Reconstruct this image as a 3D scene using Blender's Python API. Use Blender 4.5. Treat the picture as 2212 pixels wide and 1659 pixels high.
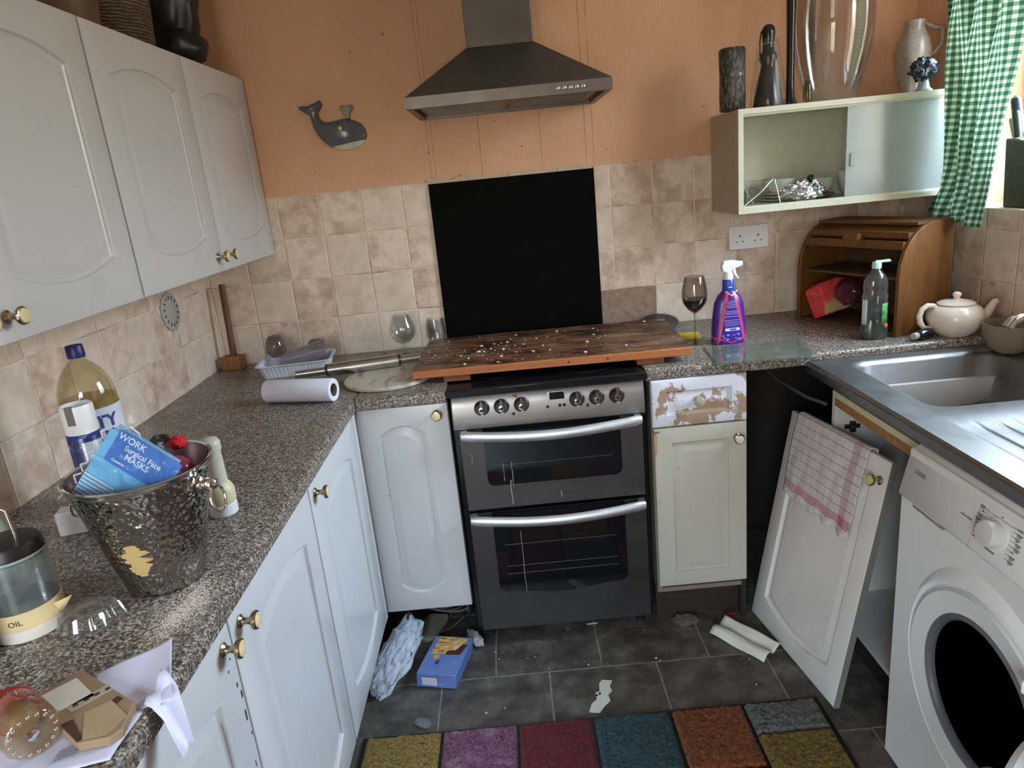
import bpy, bmesh, math, random
from math import sin, cos, pi, radians, sqrt, atan2
from mathutils import Vector, Matrix, noise

SC = bpy.context.scene
for o in list(bpy.data.objects):
    bpy.data.objects.remove(o)
COL = SC.collection
R = random.Random(7)

# ------------------------------------------------------------------ camera
cam_d = bpy.data.cameras.new('camera'); cam = bpy.data.objects.new('camera', cam_d); COL.objects.link(cam)
PITCH, YAW, ROLL, FPX = -0.2859, 0.0095, -0.0994, 1515.8
fwd = Vector((-sin(YAW)*cos(PITCH), cos(YAW)*cos(PITCH), sin(PITCH)))
r0 = Vector((cos(YAW), sin(YAW), 0)); u0 = r0.cross(fwd)
rgt = r0*cos(ROLL)+u0*sin(ROLL); upv = -r0*sin(ROLL)+u0*cos(ROLL)
mw = Matrix((rgt, upv, -fwd)).transposed().to_4x4(); mw.translation = (0.3577, -2.659, 1.5068)
cam.matrix_world = mw
cam_d.sensor_fit = 'HORIZONTAL'; cam_d.sensor_width = 36; cam_d.lens = FPX/2212*36
cam_d.clip_start = .02
SC.camera = cam
# ------------------------------------------------------------------ light
W = bpy.data.worlds.new('sky'); SC.world = W; W.use_nodes = True
# overcast sky, brightest overhead, with darker ground and neighbouring houses near the horizon
wn_ = W.node_tree; bg = wn_.nodes['Background']; bg.inputs[1].default_value = 12.5
_tc = wn_.nodes.new('ShaderNodeTexCoord'); _sp = wn_.nodes.new('ShaderNodeSeparateXYZ'); _cr = wn_.nodes.new('ShaderNodeValToRGB')
wn_.links.new(_tc.outputs['Generated'], _sp.inputs[0]); _mr = wn_.nodes.new('ShaderNodeMapRange'); _mr.inputs[1].default_value = -1; _mr.inputs[2].default_value = 1
wn_.links.new(_sp.outputs[2], _mr.inputs[0]); wn_.links.new(_mr.outputs[0], _cr.inputs[0]); wn_.links.new(_cr.outputs[0], bg.inputs[0])
_el = _cr.color_ramp.elements; _el[0].position = .46; _el[0].color = (.16, .15, .12, 1); _el[1].position = .72; _el[1].color = (.71, .89, 1.13, 1)
_e = _cr.color_ramp.elements.new(.54); _e.color = (.33, .305, .27, 1)
SC.view_settings.view_transform = 'Standard'; SC.view_settings.look = 'None'
SC.view_settings.gamma = 1; SC.view_settings.use_curve_mapping = False
SC.view_settings.exposure = 1.68

def light_portal(name, loc, rot, sx, sy):
    l = bpy.data.lights.new(name, 'AREA'); l.shape = 'RECTANGLE'; l.size = sx; l.size_y = sy
    l.cycles.is_portal = True
    o = bpy.data.objects.new(name, l); COL.objects.link(o); o.location = loc; o.rotation_euler = rot
light_portal('window_daylight', (2.16, -.875, 1.80), (0, radians(90), 0), 1.10, 1.19)
light_portal('door_fill_portal', (-.20, -4.14, 1.28), (radians(90), 0, 0), .9, 1.46)  # portal of the added unseen door, fill light from behind

# ------------------------------------------------------------------ room sizes
XL, XR, ZC, CEIL, YB = -.772, 1.85, .91, 2.42, -4.05
T = .1523

# ------------------------------------------------------------------ materials
MATS = {}
def newmat(name):
    m = bpy.data.materials.new(name); m.use_nodes = True
    m.node_tree.nodes.clear(); return m, m.node_tree
class NT:
    def __init__(s, nt): s.nt = nt
    def n(s, t, **kw):
        nd = s.nt.nodes.new(t)
        for k, v in kw.items():
            if k.startswith('i_'):
                k2 = k[2:]; key = int(k2) if k2.isdigit() else k2.replace('_', ' ')
                nd.inputs[key].default_value = v
            else: setattr(nd, k, v)
        return nd
    def l(s, a, b): s.nt.links.new(a, b)
    def math(s, op, a, b=None, c=None):
        nd = s.n('ShaderNodeMath', operation=op)
        for i, v in enumerate((a, b, c)):
            if v is None: continue
            if isinstance(v, (int, float)): nd.inputs[i].default_value = v
            else: s.l(v, nd.inputs[i])
        return nd.outputs[0]
    def mix(s, f, a, b, blend='MIX'):
        nd = s.n('ShaderNodeMix', data_type='RGBA', blend_type=blend)
        for i, v in ((0, f), (6, a), (7, b)):
            if isinstance(v, (int, float)): nd.inputs[i].default_value = v
            elif isinstance(v, tuple): nd.inputs[i].default_value = (*v[:3], 1)
            else: s.l(v, nd.inputs[i])
        return nd.outputs[2]
    def noise(s, vec, scale, detail=4, rough=.55, w=0):
        nd = s.n('ShaderNodeTexNoise', i_Scale=scale, i_Detail=detail, i_Roughness=rough)
        if vec is not None: s.l(vec, nd.inputs['Vector'])
        return nd.outputs[0]
    def ramp(s, f, stops, interp='LINEAR'):
        nd = s.n('ShaderNodeValToRGB'); cr = nd.color_ramp; cr.interpolation = interp
        while len(cr.elements) < len(stops): cr.elements.new(.5)
        for e, (p, c) in zip(cr.elements, stops):
            e.position = p; e.color = (*c[:3], 1) if isinstance(c, tuple) else (c, c, c, 1)
        s.l(f, nd.inputs[0]); return nd.outputs[0]
    def maprange(s, f, a, b, c=0, d=1):
        nd = s.n('ShaderNodeMapRange', i_1=a, i_2=b, i_3=c, i_4=d); s.l(f, nd.inputs[0]); return nd.outputs[0]
    def coord(s, kind='Object'): return s.n('ShaderNodeTexCoord').outputs[kind]
    def sep(s, v):
        nd = s.n('ShaderNodeSeparateXYZ'); s.l(v, nd.inputs[0]); return nd.outputs
    def comb(s, x=0, y=0, z=0):
        nd = s.n('ShaderNodeCombineXYZ')
        for i, v in enumerate((x, y, z)):
            if isinstance(v, (int, float)): nd.inputs[i].default_value = v
            else: s.l(v, nd.inputs[i])
        return nd.outputs[0]
    def scalev(s, v, sc):
        nd = s.n('ShaderNodeMapping'); nd.inputs['Scale'].default_value = sc; s.l(v, nd.inputs[0]); return nd.outputs[0]
    def bump(s, h, strength=.3, dist=.002, normal=None):
        nd = s.n('ShaderNodeBump', i_Strength=strength, i_Distance=dist); s.l(h, nd.inputs['Height'])
        if normal is not None: s.l(normal, nd.inputs['Normal'])
        return nd.outputs[0]
    def out(s, color, rough=.5, metal=0, normal=None, spec=.5, alpha=None, trans=0, coat=0, sheen=0, sss=0, emis=None):
        p = s.n('ShaderNodeBsdfPrincipled')
        def setv(key, v):
            if isinstance(v, (int, float)): p.inputs[key].default_value = v
            elif isinstance(v, tuple): p.inputs[key].default_value = (*v[:3], 1)
            else: s.l(v, p.inputs[key])
        setv('Base Color', color); setv('Roughness', rough); setv('Metallic', metal); setv('Specular IOR Level', spec)
        setv('Transmission Weight', trans); setv('Coat Weight', coat); setv('Sheen Weight', sheen)
        if alpha is not None: setv('Alpha', alpha)
        if normal is not None: s.l(normal, p.inputs['Normal'])
        o = s.n('ShaderNodeOutputMaterial'); s.l(p.outputs[0], o.inputs[0]); return p

def srgb(r, g, b):
    f = lambda c: (c/255/12.92 if c/255 <= .04045 else ((c/255+.055)/1.055)**2.4)
    return (f(r), f(g), f(b))
def simple(name, col, rough=.5, metal=0, spec=.5, var=.06, nscale=18, bump=0, bscale=120, coat=0, dirt=0, dirtcol=(.12, .08, .05), dscale=9, sheen=0):
    """plain surface with slight procedural colour variation, wear and bump"""
    if name in MATS: return MATS[name]
    m, nt = newmat(name); N = NT(nt); co = N.coord()
    n1 = N.noise(co, nscale, 5)
    hi = tuple(min(1, c*(1+var)) for c in col); lo = tuple(c*(1-var) for c in col)
    c = N.mix(N.maprange(n1, .3, .7), lo, hi)
    if dirt:
        nd = N.noise(co, dscale, 8, .7)
        c = N.mix(N.maprange(nd, .62-dirt*.25, .78, 0, min(1, dirt*1.6)), c, dirtcol)
    nr = None
    if bump: nr = N.bump(N.noise(co, bscale, 4), bump, .002)
    r = N.maprange(N.noise(co, nscale*2, 4), .2, .8, max(0.02, rough-.06), min(1, rough+.06))
    N.out(c, r, metal, nr, spec, coat=coat, sheen=sheen)
    MATS[name] = m; return m
def glassy(name, tint=(.95, .97, .96), rough=.02, refl=1.0, haze=0, hazecol=(.5, .5, .5), ior=1.45, hs=25, hv=.5):
    """thin clear glass or plastic: clear film plus a mirror sheen by angle, optional milky part"""
    if name in MATS: return MATS[name]
    m, nt = newmat(name); N = NT(nt)
    tr = N.n('ShaderNodeBsdfTransparent'); tr.inputs[0].default_value = (*tint, 1)
    gl = N.n('ShaderNodeBsdfGlossy'); gl.inputs['Roughness'].default_value = rough; gl.inputs[0].default_value = (1, 1, 1, 1)
    fr = N.n('ShaderNodeFresnel'); fr.inputs[0].default_value = ior
    f = N.math('MINIMUM', N.math('MULTIPLY', fr.outputs[0], refl), .28)
    ms = N.n('ShaderNodeMixShader'); N.l(f, ms.inputs[0]); N.l(tr.outputs[0], ms.inputs[1]); N.l(gl.outputs[0], ms.inputs[2])
    last = ms
    if haze:
        df = N.n('ShaderNodeBsdfDiffuse'); df.inputs[0].default_value = (*hazecol, 1)
        m2 = N.n('ShaderNodeMixShader')
        hz = N.maprange(N.noise(N.coord(), hs, 5), .3, .75, haze*(1-hv), min(1, haze*(1+hv)))
        N.l(hz, m2.inputs[0]); N.l(ms.outputs[0], m2.inputs[1]); N.l(df.outputs[0], m2.inputs[2]); last = m2
    o = N.n('ShaderNodeOutputMaterial'); N.l(last.outputs[0], o.inputs[0])
    MATS[name] = m; return m

def mat_tiles(name, axis):
    m, nt = newmat(name); N = NT(nt); x, y, z = N.sep(N.coord())
    h = {'x': x, 'y': y}[axis]
    u = N.math('ADD', h, 20*T); v = N.math('ADD', z, 20*T-(1.5157 % T))
    cu, cv = N.math('DIVIDE', u, T), N.math('DIVIDE', v, T)
    iu, iv = N.math('FLOOR', cu), N.math('FLOOR', cv)
    wn = N.n('ShaderNodeTexWhiteNoise', noise_dimensions='2D'); N.l(N.comb(iu, iv), wn.inputs[0])
    rnd = wn.outputs[0]
    fu, fv = N.math('FRACT', cu), N.math('FRACT', cv)
    du = N.math('MINIMUM', fu, N.math('SUBTRACT', 1, fu)); dv = N.math('MINIMUM', fv, N.math('SUBTRACT', 1, fv))
    wob = N.math('MULTIPLY', N.math('SUBTRACT', N.noise(N.comb(h, 0, z), 60, 3), .5), .016)
    d = N.math('ADD', N.math('MINIMUM', du, dv), wob)
    grout = N.maprange(d, .006, .014, 1, 0)
    off = N.math('MULTIPLY', rnd, 37)
    p = N.comb(N.math('ADD', h, off), off, z)
    n1 = N.noise(p, 9, 6, .6); n2 = N.noise(p, 22, 6, .65); n3 = N.noise(p, 4, 3, .5)
    base = N.ramp(n1, [(.36, srgb(184, 160, 141)), (.46, srgb(208, 186, 167)), (.55, srgb(230, 212, 194)), (.68, srgb(214, 190, 172))])
    pink = N.ramp(n2, [(.40, srgb(182, 150, 130)), (.58, srgb(224, 198, 180))])
    c = N.mix(N.maprange(n3, .42, .62, 0, .75), base, pink)
    pale = N.mix(N.maprange(n2, .3, .7), srgb(208, 190, 172), srgb(232, 215, 197))
    c = N.mix(N.maprange(rnd, .5, .75, 0, .8), c, pale)
    spots = N.maprange(N.noise(p, 90, 3, .5), .73, .78, 0, .7)
    c = N.mix(spots, c, srgb(95, 75, 62))
    wn2 = N.n('ShaderNodeTexWhiteNoise', noise_dimensions='3D'); N.l(N.comb(iu, iv, N.math('GREATER_THAN', du, dv)), wn2.inputs[0])
    gc = N.mix(N.maprange(N.noise(N.comb(h, 0, z), 7, 4), .32, .50), srgb(140, 120, 104), srgb(232, 212, 190))
    c = N.mix(grout, c, gc)
    hgt = N.math('ADD', N.maprange(d, .004, .03, 0, 1), N.math('MULTIPLY', n2, .25))
    N.out(c, N.maprange(n1, .3, .7, .38, .5), 0, N.bump(hgt, .55, .003), .4)
    MATS[name] = m; return m

def mat_wallpaper():
    m, nt = newmat('orange_wallpaper'); N = NT(nt); co = N.coord(); x, y, z = N.sep(co)
    c = N.mix(N.maprange(N.noise(co, 3, 4), .35, .65), srgb(216, 168, 136), srgb(224, 178, 147))
    st = N.scalev(co, (1, 1, .12)); rib = N.noise(st, 260, 3, .6); rib2 = N.noise(N.scalev(co, (1, 1, .3)), 90, 4, .6)
    c = N.mix(N.maprange(rib2, .38, .62, 0, .4), c, srgb(222, 164, 120))
    # old paper joints that have opened a little, and scattered specks
    seam = None
    for sx, wdt in ((.118, .0011), (.133, .0010), (.302, .0015), (.522, .0011), (.682, .0013), (.709, .0010)):
        dd = N.math('ABSOLUTE', N.math('SUBTRACT', N.math('ADD', x, N.math('MULTIPLY', N.math('SUBTRACT', N.noise(co, 25, 3), .5), .006)), sx))
        s1 = N.maprange(dd, wdt*.5, wdt*1.3, .75, 0)
        seam = s1 if seam is None else N.math('MAXIMUM', seam, s1)
    seam = N.math('MULTIPLY', seam, N.maprange(N.noise(co, 14, 3), .3, .6, .25, 1))
    c = N.mix(seam, c, srgb(96, 58, 36))
    c = N.mix(N.maprange(N.noise(co, 55, 2, .4), .765, .79, 0, .8), c, srgb(90, 60, 40))
    lowdirt = N.math('MULTIPLY', N.maprange(z, 1.56, 1.50), N.maprange(N.noise(co, 30, 5), .45, .62, 0, .5))
    c = N.mix(lowdirt, c, srgb(196, 178, 158))
    N.out(c, .62, 0, N.bump(N.math('ADD', rib, N.math('MULTIPLY', rib2, .8)), .55, .0028), .3)
    return m

def mat_worktop():
    m, nt = newmat('speckled_worktop_laminate'); N = NT(nt); co = N.coord()
    v = N.n('ShaderNodeTexVoronoi', feature='F1', i_Scale=290); N.l(co, v.inputs['Vector'])
    cell = N.sep(v.outputs['Color'])[0]
    n = N.noise(co, 170, 4, .6)
    c = N.ramp(N.math('ADD', N.math('MULTIPLY', cell, .55), N.math('MULTIPLY', n, .5)), [(.2, srgb(44, 39, 36)), (.36, srgb(76, 67, 60)), (.5, srgb(112, 100, 90)), (.62, srgb(132, 120, 109)), (.80, srgb(188, 178, 166))])
    c = N.mix(N.maprange(N.noise(co, 6, 5, .65), .5, .72, 0, .38), c, srgb(104, 84, 66))
    c = N.mix(N.maprange(N.noise(co, 70, 3), .74, .77, 0, .8), c, srgb(60, 34, 24))
    N.out(c, N.maprange(N.noise(co, 12, 4), .3, .7, .28, .45), 0, N.bump(n, .08, .001), .5)
    return m
def mat_floor():
    m, nt = newmat('slate_vinyl_floor'); N = NT(nt); x, y, z = N.sep(N.coord())
    TW, TH = .3385, .34
    row = N.math('FLOOR', N.math('DIVIDE', N.math('ADD', y, .788+10*TH), TH))
    shift = N.math('MULTIPLY', N.math('MODULO', row, 2), .5)
    cu = N.math('ADD', N.math('DIVIDE', N.math('ADD', x, -.198+10*TW), TW), N.math('ADD', shift, 0))
    cv = N.math('DIVIDE', N.math('ADD', y, .788+10*TH), TH)
    iu = N.math('FLOOR', cu); fu, fv = N.math('FRACT', cu), N.math('FRACT', cv)
    du = N.math('MINIMUM', fu, N.math('SUBTRACT', 1, fu)); dv = N.math('MINIMUM', fv, N.math('SUBTRACT', 1, fv))
    co = N.comb(x, y, z)
    d = N.math('ADD', N.math('MINIMUM', du, dv), N.math('MULTIPLY', N.math('SUBTRACT', N.noise(co, 50, 3), .5), .008))
    g = N.maprange(d, .004, .011, 1, 0)
    wn = N.n('ShaderNodeTexWhiteNoise', noise_dimensions='2D'); N.l(N.comb(iu, row), wn.inputs[0])
    p = N.comb(N.math('ADD', x, N.math('MULTIPLY', wn.outputs[0], 9)), y, wn.outputs[0])
    n1 = N.noise(p, 12, 8, .68)
    c = N.ramp(n1, [(.3, srgb(48, 43, 40)), (.48, srgb(76, 70, 65)), (.62, srgb(98, 92, 85)), (.78, srgb(124, 118, 108))])
    c = N.mix(N.maprange(N.noise(p, 5, 4), .5, .7, 0, .4), c, srgb(84, 74, 60))
    c = N.mix(N.maprange(N.noise(co, 75, 3, .5), .7, .74, 0, .8), c, srgb(30, 25, 22))
    c = N.mix(N.maprange(N.noise(co, 130, 2, .5), .745, .765, 0, .7), c, srgb(150, 140, 120))
    c = N.mix(N.math('MULTIPLY', g, N.maprange(N.noise(co, 18, 4), .3, .6, .3, .9)), c, srgb(138, 132, 120))
    N.out(c, N.maprange(n1, .3, .7, .42, .6), 0, N.bump(N.math('ADD', n1, N.math('MULTIPLY', g, -.5)), .35, .002), .4)
    return m
def mat_brushed(name, col, rough=.3, axis=(1, 60, 60), smear=.0, bs=.06):
    if name in MATS: return MATS[name]
    m, nt = newmat(name); N = NT(nt); co = N.coord()
    s = N.noise(N.scalev(co, axis), 9, 4, .7); blot = N.noise(co, 7, 5, .6)
    c = N.mix(N.maprange(s, .3, .7), tuple(a*.86 for a in col), tuple(min(1, a*1.1) for a in col))
    c = N.mix(N.maprange(blot, .45, .75, 0, smear), c, tuple(a*.55 for a in col))
    r = N.math('ADD', N.maprange(s, .2, .8, rough-.05, rough+.07), N.maprange(blot, .4, .7, 0, .1))
    N.out(c, r, 1, N.bump(s, bs, .001) if bs else N.bump(blot, .03, .004))
    MATS[name] = m; return m
def mat_wood(name, light, dark, rough=.5, sc=(2, 30, 30), sheen=0):
    if name in MATS: return MATS[name]
    m, nt = newmat(name); N = NT(nt); co = N.coord()
    g = N.noise(N.scalev(co, sc), 3, 6, .6); f = N.noise(N.scalev(co, tuple(a*4 for a in sc)), 4, 3)
    c = N.mix(N.maprange(N.math('ADD', N.math('MULTIPLY', g, .7), N.math('MULTIPLY', f, .3)), .35, .65), dark, light)
    N.out(c, rough, 0, N.bump(f, .12, .001), .4)
    MATS[name] = m; return m

M_TB, M_TS = mat_tiles('beige_wall_tiles', 'x'), mat_tiles('beige_side_tiles', 'y')
M_WP, M_TOP, M_FLOOR = mat_wallpaper(), mat_worktop(), mat_floor()
def cabwhite(name, col, dirt=.10):
    m, nt = newmat(name); N = NT(nt); co = N.coord()
    c = N.mix(N.maprange(N.noise(co, 3, 4), .3, .7), tuple(a*.95 for a in col), col)
    c = N.mix(N.maprange(N.noise(co, 60, 3, .5), .755, .775, 0, .6), c, srgb(110, 95, 80))
    c = N.mix(N.maprange(N.noise(co, 5, 8, .7), .56, .8, 0, dirt*2), c, srgb(150, 135, 112))
    N.out(c, .26, 0, N.bump(N.noise(co, 9, 3), .03, .003), .5)
    MATS[name] = m; return m
M_CAB = cabwhite('white_cabinet_foil', srgb(205, 205, 205))
M_CAB2 = cabwhite('cream_cabinet_foil', srgb(188, 182, 166), .2)
M_CARC = simple('carcass_board', srgb(120, 110, 96), .6)
M_DARK = simple('dark_brown_and_void_shade', srgb(34, 26, 20), .8)  # dark brown, also the painted shade of the void under the worktop
M_BRASS = simple('aged_brass', (.42, .34, .22), .22, 1, var=.2)
M_CHROME = simple('chrome', (.72, .73, .75), .09, 1, var=.05)
M_CREAM = simple('cream_inlay', srgb(226, 204, 158), .3)
M_BLACK = simple('black_enamel', (.008, .008, .009), .18, var=.2)
M_BLACKP = simple('black_plastic', (.014, .014, .015), .38, var=.2)
M_STEEL = mat_brushed('cooker_steel', (.34, .32, .31), .36, (1, 60, 60), .25)
M_STEELL = mat_brushed('handle_steel', (.80, .80, .81), .42, (1, 40, 40), .12)
M_HOOD = mat_brushed('hood_steel', (.21, .19, .18), .42, (1, 50, 50), .3)
M_SINK = mat_brushed('sink_steel', (.28, .28, .28), .38, (30, 2, 30), .45, 0)
M_GLASS = glassy('clear_glass')
M_SMOKE = glassy('smoky_glass', (.72, .70, .68), .04, 1.2)
M_WHITEP = simple('white_plastic', srgb(232, 230, 232), .35, var=.03)
M_WHITEAPP = simple('white_appliance_enamel', srgb(214, 214, 212), .35, var=.03, dirt=.08, dirtcol=(.35, .3, .25))
M_PAPER = simple('white_paper', srgb(230, 228, 240), .75, var=.03)
M_CERAM = simple('cream_glazed_ceramic', srgb(222, 208, 192), .2, var=.05, dirt=.12, dirtcol=(.25, .2, .15), dscale=40)

# ------------------------------------------------------------------ mesh helpers
class MB:
    def __init__(s): s.v = []; s.f = []; s.m = []; s.mats = []; s.M = Matrix()
    def mi(s, mat):
        if mat not in s.mats: s.mats.append(mat)
        return s.mats.index(mat)
    def add(s, vs, fs, mat):
        b = len(s.v); s.v += [tuple(s.M @ Vector(p)) for p in vs]; k = s.mi(mat)
        for f in fs: s.f.append([b+i for i in f]); s.m.append(k)
        return s
    def box(s, x0, x1, y0, y1, z0, z1, mat):
        vs = [(x, y, z) for z in (z0, z1) for y in (y0, y1) for x in (x0, x1)]
        return s.add(vs, [(0, 2, 3, 1), (4, 5, 7, 6), (0, 1, 5, 4), (2, 6, 7, 3), (0, 4, 6, 2), (1, 3, 7, 5)], mat)
    def hexa(s, lo, hi, mat):   # two rings of 4 points
        return s.add(list(lo)+list(hi), [(3, 2, 1, 0), (4, 5, 6, 7), (0, 1, 5, 4), (1, 2, 6, 5), (2, 3, 7, 6), (3, 0, 4, 7)], mat)
    def loops(s, loops, mat, cap0=True, cap1=True, close=True):
        n = len(loops[0]); vs = [p for l in loops for p in l]; fs = []
        for a in range(len(loops)-1):
            for i in range(n if close else n-1):
                j = (i+1) % n
                fs.append((a*n+i, a*n+j, (a+1)*n+j, (a+1)*n+i))
        if cap0: fs.append(tuple(reversed(range(n))))
        if cap1: fs.append(tuple((len(loops)-1)*n+i for i in range(n)))
        return s.add(vs, fs, mat)
    def lathe(s, prof, mat, n=28, c=(0, 0, 0), cap0=True, cap1=True, wob=None):
        L = []
        for r, z in prof:
            L.append([(c[0]+r*cos(2*pi*i/n)*(1+(wob(i/n, z) if wob else 0)), c[1]+r*sin(2*pi*i/n)*(1+(wob(i/n, z) if wob else 0)), c[2]+z) for i in range(n)])
        return s.loops(L, mat, cap0, cap1)
    def tube(s, pts, r, mat, n=10, closed=False, cap=True):
        pts = [Vector(p) for p in pts]; L = []; N_ = len(pts); up = None
        for i, p in enumerate(pts):
            if closed: t = pts[(i+1) % N_]-pts[i-1]
            else: t = pts[min(i+1, N_-1)]-pts[max(i-1, 0)]
            t.normalize()
            if up is None:
                up = Vector((0, 0, 1)) if abs(t.z) < .9 else Vector((1, 0, 0))
            a = t.cross(up); a.normalize(); b = a.cross(t); b.normalize(); up = b
            rr = r[i] if isinstance(r, (list, tuple)) else r
            L.append([tuple(p+a*cos(2*pi*k/n)*rr+b*sin(2*pi*k/n)*rr) for k in range(n)])
        if closed:
            L.append(L[0]); return s.loops(L, mat, False, False)
        return s.loops(L, mat, cap, cap)
    def prism(s, poly, axis, a, b, mat):   # poly in the two other axes (in order x<y<z)
        def P(u, v, w): return {'x': (w, u, v), 'y': (u, w, v), 'z': (u, v, w)}[axis]
        return s.loops([[P(u, v, a) for u, v in poly], [P(u, v, b) for u, v in poly]], mat)
    def grid(s, fn, nu, nv, mat, thick=0, flip=False):
        vs = [fn(i/nu, j/nv) for j in range(nv+1) for i in range(nu+1)]
        fs = [(j*(nu+1)+i, j*(nu+1)+i+1, (j+1)*(nu+1)+i+1, (j+1)*(nu+1)+i) for j in range(nv) for i in range(nu)]
        return s.add(vs, fs, mat)
    def sphere(s, c, r, mat, n=20, m=12, noisef=None):
        if isinstance(r, (int, float)): r = (r, r, r)
        L = []
        for a in range(1, m):
            th = pi*a/m; ring = []
            for i in range(n):
                d = Vector((sin(th)*cos(2*pi*i/n), sin(th)*sin(2*pi*i/n), -cos(th)))
                k = 1+(noisef(d) if noisef else 0)
                ring.append((c[0]+d.x*r[0]*k, c[1]+d.y*r[1]*k, c[2]+d.z*r[2]*k))
            L.append(ring)
        return s.loops(L, mat)
    def build(s, name, parent=None, bevel=0, seg=2, sub=0, solid=0, ang=35, smooth=True, flat=False, dec=None):
        me = bpy.data.meshes.new(name); me.from_pydata(s.v, [], s.f); me.update()
        for m in s.mats: me.materials.append(m)
        me.polygons.foreach_set('material_index', s.m)
        bm = bmesh.new(); bm.from_mesh(me); bmesh.ops.recalc_face_normals(bm, faces=bm.faces); bm.to_mesh(me); bm.free()
        if smooth and not flat:
            me.shade_smooth()
            if hasattr(me, 'set_sharp_from_angle'): me.set_sharp_from_angle(angle=radians(ang))
        o = bpy.data.objects.new(name, me); COL.objects.link(o)
        if parent is not None: o.parent = parent
        if solid:
            q = o.modifiers.new('solid', 'SOLIDIFY'); q.thickness = solid; q.offset = 0
        if bevel:
            q = o.modifiers.new('bevel', 'BEVEL'); q.width = bevel; q.segments = seg; q.limit_method = 'ANGLE'; q.angle_limit = radians(35)
            q.harden_normals = False
        if sub:
            q = o.modifiers.new('sub', 'SUBSURF'); q.levels = sub; q.render_levels = sub
        return o

def thing(name, label, cat, loc=(0, 0, 0), rotz=0, group=None, matrix=None):
    o = bpy.data.objects.new(name, None); COL.objects.link(o); o.empty_display_size = .05
    if matrix is not None: o.matrix_world = matrix
    else: o.location = loc; o.rotation_euler = (0, 0, rotz)
    o['label'] = label; o['category'] = cat
    if group: o['group'] = group
    return o
def tag(o, label, cat, group=None, kind=None):
    o['label'] = label; o['category'] = cat
    if group: o['group'] = group
    if kind: o['kind'] = kind
    return o
def place(o, loc, rotz=0):
    o.location = loc; o.rotation_euler = (0, 0, rotz); return o
def dup(root, loc, rotz, label, group=None):
    r = root.copy(); COL.objects.link(r); r.location = loc; r.rotation_euler = (0, 0, rotz); r['label'] = label
    if group: r['group'] = group
    for ch in list(root.children):
        c = ch.copy(); COL.objects.link(c); c.parent = r
        for g in list(ch.children):
            d = g.copy(); COL.objects.link(d); d.parent = c
            for g2 in list(g.children): pass
    return r
def struct(o): o['kind'] = 'structure'; return o
def text_mesh(name, txt, size, mat, M, parent, ext=.0004, bold=0):
    cu = bpy.data.curves.new(name, 'FONT'); cu.body = txt; cu.size = size; cu.extrude = ext; cu.offset = bold; cu.align_x = 'CENTER'; cu.align_y = 'CENTER'
    cu.resolution_u = 4
    tmp = bpy.data.objects.new(name+'_c', cu); COL.objects.link(tmp)
    dg = bpy.context.evaluated_depsgraph_get(); me = bpy.data.meshes.new_from_object(tmp.evaluated_get(dg))
    bpy.data.objects.remove(tmp); me.name = name
    me.materials.clear(); me.materials.append(mat)
    o = bpy.data.objects.new(name, me); COL.objects.link(o); o.parent = parent
    me.transform(M)
    return o
def bend_text(o, cx, cy, r):   # wrap a flat text mesh (x along, z up) round a vertical cylinder facing -y
    for v in o.data.vertices:
        a = v.co.x/r; d = r-v.co.y
        v.co = Vector((cx+d*sin(a), cy-d*cos(a), v.co.z))
def arc(cx, cy, r, a0, a1, n):
    return [(cx+r*cos(radians(a0+(a1-a0)*i/n)), cy+r*sin(radians(a0+(a1-a0)*i/n))) for i in range(n+1)]
def rrect(x0, x1, y0, y1, r, n=5):
    return arc(x1-r, y1-r, r, 0, 90, n)+arc(x0+r, y1-r, r, 90, 180, n)+arc(x0+r, y0+r, r, 180, 270, n)+arc(x1-r, y0+r, r, 270, 360, n)
def fbm(p, s=1, o=3):
    return noise.fractal(Vector(p)*s, .6, 2.0, o)

# ================================================================== ROOM
b = MB(); b.box(XL-.1, XR+.1, YB-.1, .15, -.06, 0, M_FLOOR); struct(b.build('floor'))
M_CEIL = simple('ceiling_paint', srgb(205, 200, 190), .8)
b = MB(); b.box(XL-.1, XR+.3, YB-.1, .15, CEIL, CEIL+.06, M_CEIL); struct(b.build('ceiling'))
M_PLAST = simple('bare_plaster', srgb(150, 122, 104), .85, var=.25, nscale=40, bump=.9, bscale=60, dirt=.4, dirtcol=(.5, .42, .36))
b = MB()
b.box(XL-.1, XR+.1, .006, .15, 0, CEIL, M_WP)
b.box(XL, .101, 0, .006, .90, 1.5157, M_TB); b.box(.705, .9138, 0, .006, 1.0588, 1.5157, M_TB); b.box(.9138, XR, 0, .006, .90, 1.5157, M_TB)
b.box(.703, .9138, .002, .006, .88, 1.0588, M_PLAST)
# ragged plaster ledge where the splashback meets the paper
for i in range(24):
    x = .10+.6*i/24; b.box(x, x+.025, -.002-.003*R.random(), .006, 1.509, 1.5157+.010*R.random()+(.012 if i < 7 else 0)*R.random(), simple('old_filler', srgb(196, 176, 152), .8))
struct(b.build('wall_back'))
b = MB(); b.box(XL-.1, XL-.006, YB, .006, 0, CEIL, M_WP); b.box(XL-.006, XL, YB, 0, .90, 1.5157, M_TS)
struct(b.build('wall_left'))
WY0, WY1, WZ0, WZ1 = -.30, -1.45, 1.275, 2.32
b = MB()
b.box(XR+.006, XR+.28, WY0, .15, 0, CEIL, M_WP); b.box(XR+.006, XR+.28, YB, WY1, 0, CEIL, M_WP)
b.box(XR+.006, XR+.28, WY1, WY0, 0, WZ0-.008, M_WP); b.box(XR+.006, XR+.28, WY1, WY0, WZ1, CEIL, M_WP)
b.box(XR, XR+.006, YB, WY0, .86, WZ0, M_TS); b.box(XR, XR+.006, WY0, 0, .86, 1.5157, M_TS)
b.box(XR+.006, XR+.26, WY1, WY0, WZ0-.008, WZ0, M_TS)
struct(b.build('wall_right'))
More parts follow.
